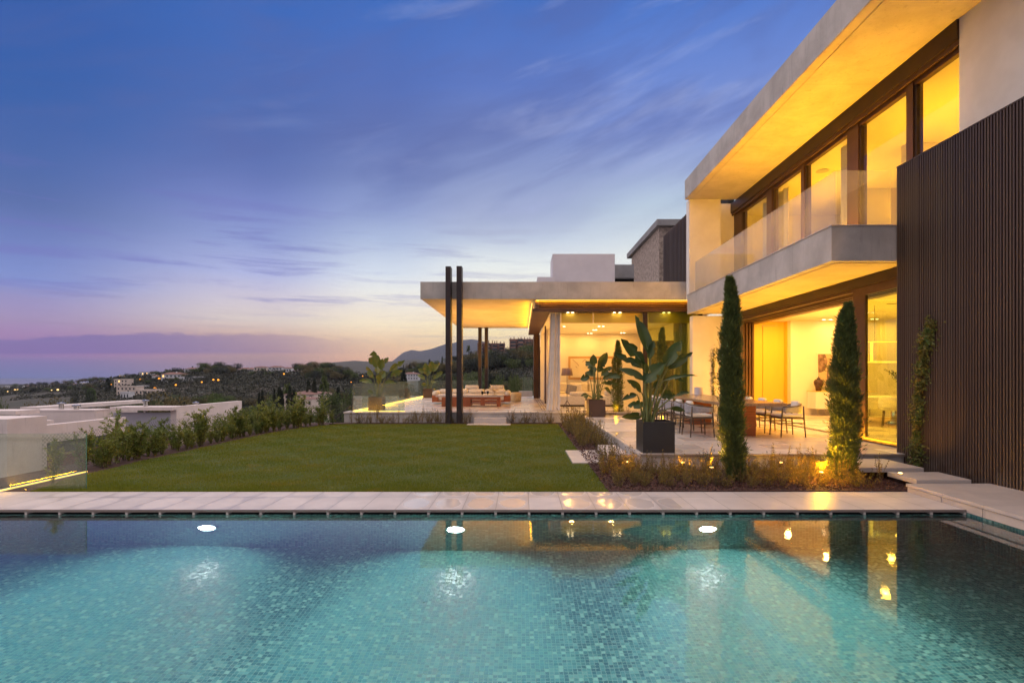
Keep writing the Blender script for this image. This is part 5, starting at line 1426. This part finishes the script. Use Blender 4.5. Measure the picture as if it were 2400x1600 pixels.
# distinct trees close behind the fence and the neighbour roofs
near_trees = [
 ('round', 'leaf_tree_brown', 410, 912, 960, 130, 75, 'broad brownish olive tree beyond the neighbouring villa roof'),
 ('round', 'leaf_tree_brown', 385, 925, 960, 70, 70, 'lower brownish tree crown at the left of the broad olive tree'),
 ('pine', 'leaf_pine', 505, 912, 950, 78, 70, 'dark green umbrella pine behind the white neighbour wall'),
 ('round', 'leaf_tree', 505, 908, 950, 50, 82, 'lighter green tree rising behind the umbrella pine'),
 ('round', 'leaf_tree_brown', 552, 925, 950, 30, 90, 'small brown-green tree right of the umbrella pine'),
 ('pine', 'leaf_pine', 598, 934, 965, 72, 48, 'bright green rounded pine just beyond the end of the white neighbour wall'),
 ('round', 'leaf_tree', 645, 936, 975, 50, 46, 'bushy grey-green tree behind the rusty fence post'),
 ('round', 'leaf_tree', 700, 945, 985, 70, 42, 'low green tree behind the fence below the red-roofed villa'),
 ('pine', 'leaf_pine', 735, 948, 985, 80, 40, 'spreading green pine behind the fence in front of the two tall cypresses'),
 ('round', 'leaf_tree', 775, 905, 985, 66, 60, 'green tree beside the lounge terrace planter, behind the fence end'),
 ('round', 'leaf_tree', 822, 902, 985, 70, 52, 'leafy green tree directly left of the terrace planter'),
 ('round', 'leaf_tree_dark', 776, 905, 950, 34, 110, 'dark rounded tree between the palm and the small cypress'),
 ('round', 'leaf_tree', 745, 905, 950, 36, 120, 'light green tree behind the two tall cypresses'),
 ('palm', 'leaf_tree', 761, 882, 950, 22, 120, 'tall fan palm right of the two tall cypresses'),
 ('palm', 'leaf_tree', 674, 900, 940, 22, 125, 'palm behind the red-roofed villa'),
 ('tall', 'leaf_tree_dark', 723, 891, 950, 9, 95, 'very tall cypress at the right end of the red-roofed villa, left of its twin'),
 ('tall', 'leaf_tree_dark', 737, 888, 950, 8, 95, 'tallest slim cypress right of the red-roofed villa'),
 ('tall', 'leaf_tree_dark', 679, 905, 950, 9, 88, 'cypress in front of the red-roofed villa, left of the pair before its wall'),
 ('tall', 'leaf_tree_dark', 689, 915, 950, 9, 88, 'cypress in front of the red-roofed villa, right of the pair before its wall'),
 ('tall', 'leaf_tree_dark', 655, 908, 950, 8, 90, 'cypress just left of the red-roofed villa'),
 ('tall', 'leaf_tree_dark', 661, 917, 950, 7, 90, 'shorter cypress touching the left corner of the red-roofed villa'),
 ('tall', 'leaf_tree_dark', 643, 911, 945, 5, 110, 'thin cypress standing alone left of the red-roofed villa'),
 ('tall', 'leaf_tree_dark', 615, 915, 945, 6, 110, 'thin cypress above the rounded pine'),
 ('tall', 'leaf_tree_dark', 607, 921, 945, 5, 110, 'short thin cypress beside another above the rounded pine'),
 ('tall', 'leaf_tree_dark', 793, 909, 950, 9, 85, 'single cypress between the palm and the terrace planter'),
 ('round', 'leaf_tree', 640, 910, 945, 36, 130, 'light green tree behind the thin cypresses'),
 ('round', 'leaf_tree_brown', 137, 918, 955, 60, 110, 'brown-green tree above the long neighbour roof slab'),
 ('round', 'leaf_tree_brown', 165, 935, 955, 70, 85, 'olive-brown tree just above the middle of the long roof slab'),
 ('round', 'leaf_tree_brown', 100, 930, 960, 60, 90, 'dark brown tree above the left end of the long roof slab'),
 ('round', 'leaf_tree', 4, 925, 985, 44, 62, 'dark green tree at the left edge above the roof slab'),
 ('round', 'leaf_tree_brown', 50, 938, 975, 50, 65, 'brownish tree between the two left neighbour roof slabs'),
 ('round', 'leaf_tree_dark', 206, 905, 945, 34, 170, 'dark tree in the valley left of the white apartment block'),
 ('pine', 'leaf_tree_dark' if False else 'leaf_pine', 213, 896, 920, 22, 240, 'umbrella pine left of the street lamps in the valley'),
 ('round', 'leaf_tree_brown', 250, 930, 955, 60, 90, 'brownish tree over the right part of the long roof slab'),
 ('round', 'leaf_tree', 300, 933, 955, 60, 80, 'green tree below the white apartment block'),
 ('round', 'leaf_tree_dark', 175, 908, 930, 20, 260, 'dark round tree on the field left of the umbrella pine'),
 ('tall', 'leaf_tree_dark', 253, 886, 905, 6, 420, 'cypress beside the white apartment block'),
 ('round', 'leaf_tree', 1075, 850 + 18, 930, 60, 70, 'green tree behind the twin front posts of the lounge'),
 ('round', 'leaf_tree', 1125, 850, 930, 60, 60, 'large green tree right of the inner front post'),
 ('round', 'leaf_tree', 1160, 868, 930, 56, 52, 'rounded green tree behind the rear posts'),
 ('round', 'leaf_pine', 1203, 860, 935, 36, 45, 'bright green upright tree left of the folded glass doors') if False else ('round', 'leaf_tree', 1203, 860, 935, 36, 45, 'bright green upright tree left of the folded glass doors'),
 ('round', 'leaf_tree', 1235, 866, 935, 36, 50, 'green tree touching the edge of the folded glass doors'),
 ('palm', 'leaf_tree_dark' if False else 'leaf_tree', 1098, 810, 838, 10, 330, 'palm on the hill beside the apartment blocks'),
 ('round', 'leaf_tree_dark', 1103, 818, 840, 12, 330, 'round dark tree under the hilltop palm'),
 ('round', 'leaf_tree', 1010, 880, 930, 60, 80, 'green tree behind the smaller terrace strelitzia'),
 ('round', 'leaf_tree', 960, 885, 930, 50, 95, 'green tree below the white house with many windows'),
 ('tall', 'leaf_tree_dark', 946, 868, 900, 12, 150, 'dark cypress left of the white house on the slope'),
]
for k_, mt, px, a_, b_, w_, Y, lab in near_trees: ptree(k_, mt, px, a_, b_, w_, Y, lab)
# trees on the hillside skyline and the valley, in groups
def row(pxs, Yf, hm, kinds, lab, group):
    for px in pxs:
        px += random.uniform(-4, 4); Y = Yf(px) * random.uniform(.94, 1.04)
        x = gx(px, Y); h = hm * random.uniform(.7, 1.25); kd, mt = random.choice(kinds)
        tree(kd, mt, (x, Y, float(terrain_h(x, Y))), h, (h * random.uniform(.9, 1.4)) if kd != 'tall' else h * .9, lab, group=group)
ridge = lambda px: float(interp(px, RIDGE_R)) / math.sqrt(1 + ((px - VX) / F) ** 2)
RK = [('round', 'leaf_tree_dark'), ('round', 'leaf_tree'), ('round', 'leaf_tree_brown')]
row(np.arange(690, 800, 5.5), lambda p: ridge(p) * .97, 9, RK, 'tree of the wooded knoll right of the ridge houses', 'trees on the knoll')
row(np.arange(720, 830, 6), lambda p: ridge(p) * .8, 9, RK, 'tree of the wooded slope right of the ridge houses', 'trees on the knoll slope')
row(np.arange(470, 555, 7), lambda p: ridge(p) * .97, 9.5, RK, 'dark tree in the ridge-top grove between the white houses', 'trees of the ridge grove')
row(np.arange(480, 545, 7), lambda p: ridge(p) * .86, 9, RK, 'dark tree on the slope under the ridge-top grove', 'trees under the ridge grove')
row(np.arange(560, 690, 13), lambda p: ridge(p) * .92, 5, RK, 'small tree in front of the white ridge houses', 'trees by the ridge houses')
row(np.arange(260, 480, 14), lambda p: ridge(p) * .93, 7, RK, 'small tree among the houses on the left hillside', 'trees among hillside houses')
row(np.arange(260, 480, 13), lambda p: ridge(p) * .7, 6, RK, 'tree on the lower slope under the street lamps', 'trees on the lower slope')
row(np.arange(0, 260, 10), lambda p: ridge(p) * .96, 9, RK, 'tree on the low coastal ridge at the far left', 'trees on the coastal ridge')
row(np.arange(0, 250, 15), lambda p: ridge(p) * .6, 7, RK, 'tree in the dusky fields at the left', 'trees in the left fields')
row(np.arange(940, 1260, 7), lambda p: ridge(p) * .98, 6, RK + [('tall', 'leaf_tree_dark')], 'tree on the skyline of the hill behind the lounge', 'trees on the lounge hill skyline')
row(np.arange(880, 1260, 9), lambda p: ridge(p) * .8, 8, RK, 'tree on the upper slope of the hill behind the lounge', 'trees on the upper lounge hill')
row(np.arange(880, 1260, 11), lambda p: ridge(p) * .6, 8, RK, 'tree on the middle slope of the hill behind the lounge', 'trees on the middle lounge hill')
row(np.arange(830, 1260, 17), lambda p: 130, 7, RK, 'tree in the valley behind the lounge terrace', 'trees in the valley behind the lounge')
row(np.arange(560, 830, 13), lambda p: 165, 6, RK, 'tree on the valley floor beyond the red-roofed villa', 'trees on the valley floor')
row(np.arange(300, 830, 16), lambda p: 230, 6.5, RK, 'tree at the foot of the scrubby hillside', 'trees at the hillside foot')
row(np.arange(1095, 1262, 6), lambda p: 300, 9.5, RK, 'tree on the slope just below the terracotta apartment blocks', 'trees under the apartment blocks')
# scrub covering the slopes: one mass nobody could count
NS = 13000
px_ = rng.uniform(-150, 1290, NS); tt = rng.random(NS)
Rr = interp(px_, RIDGE_R) * np.cos(np.arctan((px_ - VX) / F))
Yv = 110 + (Rr * .99 - 110) * tt ** 1.15
xx = (px_ - VX) / F * Yv; zz = terrain_h(xx, Yv)
dens = wave(xx, Yv, .02, 3.0) + .6 * wave(xx, Yv, .06, 1.0)
keep = (dens > np.where(px_ < 260, .35, -1.1)); px_, Yv, xx, zz = px_[keep], Yv[keep], xx[keep], zz[keep]
n = len(xx); per = 22
sz = (1.3 + 2.4 * rng.random(n) ** 2) * np.clip(Yv / 350, .7, 2.2)
q = unit(rng.normal(size=(n * per, 3))); q[:, 2] = np.abs(q[:, 2]) * .75
c = np.repeat(np.stack([xx, Yv, zz - .2], 1), per, 0) + q * np.repeat(sz, per)[:, None] * (.6 + .4 * rng.random((n * per, 1)))
fsz = np.repeat(sz, per) * .42
V, Fc = leaves(c, q + rng.normal(0, .5, q.shape), fsz * (.7 + .6 * rng.random(n * per)), fsz * .7, .2)
tag(npmesh('scrub', V, Fc, 'leaf_scrub'), 'dark dusky scrub and bushes covering the slopes across the valley', 'scrub', kind='stuff')

# ------------------------------------------------------------------ houses across the valley
def house(lab, px0, px1, py0, py1, Y=None, wall='house_white', roofm='tile_roof', kind='hip', rows=2, cols=4, lit=(), name='house', group=None, depth=None):
    if Y is None: Y = hit((px0 + px1) / 2, py1, 120).y
    x0, x1, z1 = gx(px0, Y), gx(px1, Y), gz(py0, Y)
    z0 = min(gz(py1, Y), float(terrain_h((x0 + x1) / 2, Y))) - 1.0
    t = thing(name, lab, 'house', ((x0 + x1) / 2, Y, z0), group)
    W = x1 - x0; H = gz(py0, Y) - gz(py1, Y); dp = depth or max(W * .6, 5)
    rh = H * (.22 if kind == 'hip' else .06)
    B(x0, x1, Y, Y + dp, z0, z1 - rh).build('wall', wall, t)
    zr = z1 - rh
    if kind == 'hip':
        o_ = W * .03; i_ = min(W, dp) * .42
        MB().hexa([(x0 - o_, Y - o_, zr), (x1 + o_, Y - o_, zr), (x1 + o_, Y + dp + o_, zr), (x0 - o_, Y + dp + o_, zr),
                   (x0 + i_, Y + dp / 2 - .1, z1), (x1 - i_, Y + dp / 2 - .1, z1), (x1 - i_, Y + dp / 2 + .1, z1), (x0 + i_, Y + dp / 2 + .1, z1)]).build('roof', roofm, t)
        B(x0 + W * .62, x0 + W * .62 + W * .05, Y + dp * .3, Y + dp * .3 + W * .05, zr, z1 + rh * .35).build('chimney', wall, t)
    else:
        B(x0 - .2, x1 + .2, Y - .2, Y + dp + .2, zr, z1).build('roof', wall if roofm == 'tile_roof' else roofm, t)
    zb2 = gz(py1, Y); hh = (zr - zb2) / rows
    for r_ in range(rows):
        for c_ in range(cols):
            cx2 = x0 + W * (c_ + .5) / cols; ww = W / cols * .36
            B(cx2 - ww / 2, cx2 + ww / 2, Y - .06, Y + .1, zb2 + hh * (r_ + .28), zb2 + hh * (r_ + .75)).build('window', 'window_lit' if (r_, c_) in lit else 'window_dark', t)
    return t
Y = 92
house('pink-white villa with a red tiled roof among cypresses in the valley', 665, 735, 917, 948, Y, 'house_cream', 'tile_roof', rows=2, cols=5, name='villa_house', depth=9)
house('white villa wing with a red tiled roof lower right of the red-roofed villa', 693, 732, 931, 952, 84, 'house_cream', 'tile_roof', rows=1, cols=3, depth=5)
H_ = [
 ('white multi-storey apartment block left of the orange street lamps', 267, 299, 888, 912, 'house_cream', 'flat', 3, 4, ((2, 1),)),
 ('white stepped apartment building below the apartment block', 273, 318, 905, 925, 'house_cream', 'flat', 2, 5, ()),
 ('low white house below the stepped apartment building', 282, 302, 918, 937, 'house_white', 'flat', 1, 3, ()),
 ('long low white house with terrace under the brightest street lamp', 316, 372, 913, 925, 'house_cream', 'flat', 1, 6, ()),
 ('small white house above the long low house', 321, 339, 903, 914, 'house_white', 'flat', 1, 3, ()),
 ('bluish white two-storey villa above the street lamps', 378, 424, 872, 894, 'house_white', 'hip', 2, 5, ((1, 0),)),
 ('long low white garden wall house right of the bluish villa', 424, 470, 882, 893, 'house_white', 'flat', 1, 7, ()),
 ('white gabled house on the ridge left of the dark grove', 432, 470, 861, 875, 'house_white', 'hip', 1, 4, ()),
 ('white two-storey house on the ridge right of the dark grove', 556, 595, 861, 880, 'house_white', 'hip', 2, 5, ()),
 ('low white terrace house on the ridge under a tan house', 596, 629, 869, 880, 'house_white', 'flat', 1, 5, ()),
 ('tan house on the ridge behind the low terrace house', 595, 625, 858, 869, 'house_cream', 'hip', 1, 4, ()),
 ('grey-white house with palms on the ridge', 629, 661, 857, 873, 'house_white', 'hip', 2, 4, ()),
 ('small white house at the right end of the ridge row', 664, 683, 860, 873, 'house_white', 'hip', 1, 3, ()),
 ('white row of houses near the left end of the coast ridge', 12, 52, 904, 914, 'house_white', 'flat', 2, 8, ((0, 1), (0, 5))),
 ('small white house on the coastal ridge left of the valley lamp', 93, 116, 904, 913, 'house_cream', 'hip', 1, 3, ()),
 ('low white building on the coastal ridge right of the small house', 181, 206, 896, 903, 'house_white', 'flat', 1, 4, ((0, 2),)),
 ('row of houses with lit windows on the left hillside crest', 278, 325, 878, 886, 'house_white', 'flat', 1, 9, ((0, 0), (0, 2), (0, 3), (0, 6))),
 ('hillside crest houses with lit windows left of the bluish villa', 327, 376, 871, 881, 'house_white', 'flat', 1, 10, ((0, 1), (0, 3), (0, 5), (0, 8))),
 ('grey house with lit windows on the ridge between the groves', 515, 548, 862, 873, 'house_white', 'flat', 1, 6, ((0, 1), (0, 2), (0, 3))),
 ('distant white apartment buildings at the left of the far town', 787, 811, 874, 886, 'house_white', 'flat', 2, 5, ()),
 ('distant reddish apartment block in the far town', 813, 845, 877, 897, 'house_pink', 'flat', 3, 6, ((0, 2), (1, 4))),
 ('distant reddish town building behind the terrace strelitzia', 846, 872, 880, 893, 'house_pink', 'flat', 2, 5, ((1, 1),)),
 ('white house with many windows on the slope between the strelitzias', 943, 980, 872, 890, 'house_white', 'hip', 2, 6, ()),
]
rh_ = random.Random(5)
for px in (60, 75, 128, 150, 165, 228, 243, 344, 356, 398, 486, 694, 712):
    w_ = rh_.uniform(11, 22); yt = float(interp(px, RIDGE_Y)) - rh_.uniform(0, 5); kd = rh_.choice(('hip', 'flat'))
    side = 'far-left coast' if px < 170 else 'lower left' if px < 300 else 'middle' if px < 450 else 'right'
    H_.append(('small %s house on the %s part of the ridge skyline' % ('white hip-roofed' if kd == 'hip' else 'pale flat-roofed', side), px, px + w_, yt, yt + rh_.uniform(8, 12), 'house_white', kd, 2, 4, ((0, 1),) if rh_.random() < .4 else ()))
for lab, a_, b_, c_, d_, wl, kd, r_, cc, lt in H_:
    Yh = None
    if d_ < 884 or a_ < 260: Yh = ridge((a_ + b_) / 2) * .95
    if 780 < a_ < 880: Yh = 620
    if a_ == 943: Yh = 230
    house(lab, a_, b_, c_, d_, Yh, wl, 'tile_roof', kd, r_, cc, lt)
# terracotta apartment blocks on the hill behind the lounge
for lab, a_, b_, c_, d_, st_, Yh in (('long terracotta apartment block on the hilltop seen between the rear posts', 1119, 1182, 804, 830, 3, 330),
                                    ('taller terracotta apartment block on the hilltop beside the folded doors', 1194, 1262, 794, 832, 4, 320)):
    t = house(lab, a_, b_, c_, d_, Yh, 'house_pink', 'tile_roof', 'flat', st_, 9, ((1, 3), (0, 1)), name='apartment_block', depth=14)
    for k_ in range(9):
        x = gx(a_ + (b_ - a_) * (k_ + random.uniform(.2, .8)) / 9, Yh); zt = gz(c_, Yh)
        B(x, x + .5, Yh + 2, Yh + 2.5, zt, zt + random.uniform(.8, 1.9)).build('chimney', 'house_pink', t)
    for k_, (f0, f1, hh_, dp_) in enumerate(((.04, .22, .86, 4), (.30, .47, 1.0, 2.5), (.58, .74, .80, 5), (.84, .97, .93, 3))):
        xa, xb = gx(a_ + (b_ - a_) * f0, Yh), gx(a_ + (b_ - a_) * f1, Yh); zb_ = gz(d_, Yh) - 2; zt_ = gz(d_, Yh) + (gz(c_, Yh) - gz(d_, Yh)) * hh_
        w_ = B(xa, xb, Yh - dp_, Yh - .1, zb_, zt_).build('wing', 'house_pink', t)
        for q in range(3):
            for s_ in range(st_):
                xq = xa + (xb - xa) * (q + .5) / 3; zq = zb_ + 2 + (zt_ - zb_ - 2) * (s_ + .35) / st_
                B(xq - .5, xq + .5, Yh - dp_ - .05, Yh - dp_ + .1, zq, zq + 1.1).build('window', 'window_dark', w_)
    for k_ in range(0, 9, 2):
        x = gx(a_ + (b_ - a_) * (k_ + .5) / 9, Yh)
        B(x - .9, x + .9, Yh - 1.0, Yh - .05, gz(c_ + (d_ - c_) * .55, Yh) - .1, gz(c_ + (d_ - c_) * .55, Yh) + .5).build('balcony', 'house_pink', t)
# street lamps
SL = [(297, 891, .8, 0), (329.6, 889, 1.1, 0), (373, 887, 1.0, 0), (363, 910, 1.35, 0), (260, 901, .7, 0), (238.6, 905, .6, 1), (135.5, 913, .9, 1), (41, 913, .8, 1), (35, 913, .7, 1),
      (412, 901.6, .8, 0), (473, 895, .7, 0), (511.6, 890, .9, 0), (500, 889.5, .8, 0), (665.5, 876, .8, 0), (121, 914, .5, 1), (850, 881, .5, 0), (1160, 814, .35, 1), (823, 895, .45, 0), (968, 871, .3, 1), (18, 917, .5, 1)]
names = ['left of the hill houses', 'middle of the upper row', 'beside the bluish villa', 'brightest, above the long low house', 'left of the apartment block', 'near the umbrella pine', 'in the left fields', 'right one of a close pair at far left', 'left one of a close pair at far left',
         'below the bluish villa', 'on the slope road', 'at the right end of the slope road', 'lighting the slope wall', 'under the ridge houses', 'faint, left of the field lamp', 'in the far town', 'by the hilltop apartment block', 'low in the far town', 'above the sloping white house', 'at the far left edge']
for (px, py, s_, pale), nm in zip(SL, names):
    Yl = hit(px, py + 9, 150).y
    if Yl > 1500: Yl = ridge(px) * .95
    p = at(px, py, Yl); g0 = float(terrain_h(p.x, p.y)); rad = s_ * Yl / F * 2.6
    t = thing('street_lamp', 'glowing street lamp %s' % nm, 'street lamp', (p.x, p.y, g0), None)
    MB().tube([(p.x, p.y, g0), (p.x, p.y, p.z)], [.12, .08], 6).build('pole', 'wire', t)
    MB().lathe([(.1 * rad, -rad * .8), (rad * .8, -rad * .5), (rad, 0), (rad * .8, rad * .5), (.1 * rad, rad * .8)], tuple(p), 10).build('lamp_head', 'street_bulb_pale' if pale else 'street_bulb', t, smooth=True)
mast = MB().tube([(gx(559, 600), 600, float(terrain_h(gx(559, 600), 600))), (gx(559, 600), 600, gz(850, 600))], [.25, .12], 5).build('antenna_mast', 'wire')
tag(mast, 'thin antenna mast standing on the ridge behind the white houses', 'mast')

# ------------------------------------------------------------------ haze
hz = MB().box(-11800, 11800, -9500, 11800, -64, 760)
ho = hz.build('haze', 'plaster')
m, gg, out = newmat('haze_air')
pv = gg.n('ShaderNodeVolumePrincipled')
gg.put(pv.inputs['Color'], (.34, .42, .70)); pv.inputs['Density'].default_value = HAZE
pv.inputs['Anisotropy'].default_value = .2
gg.link(pv.outputs[0], out.inputs['Volume'])
ho.data.materials.clear(); ho.data.materials.append(m)
tag(ho, 'pale dusk haze over the valley', 'haze', kind='stuff')
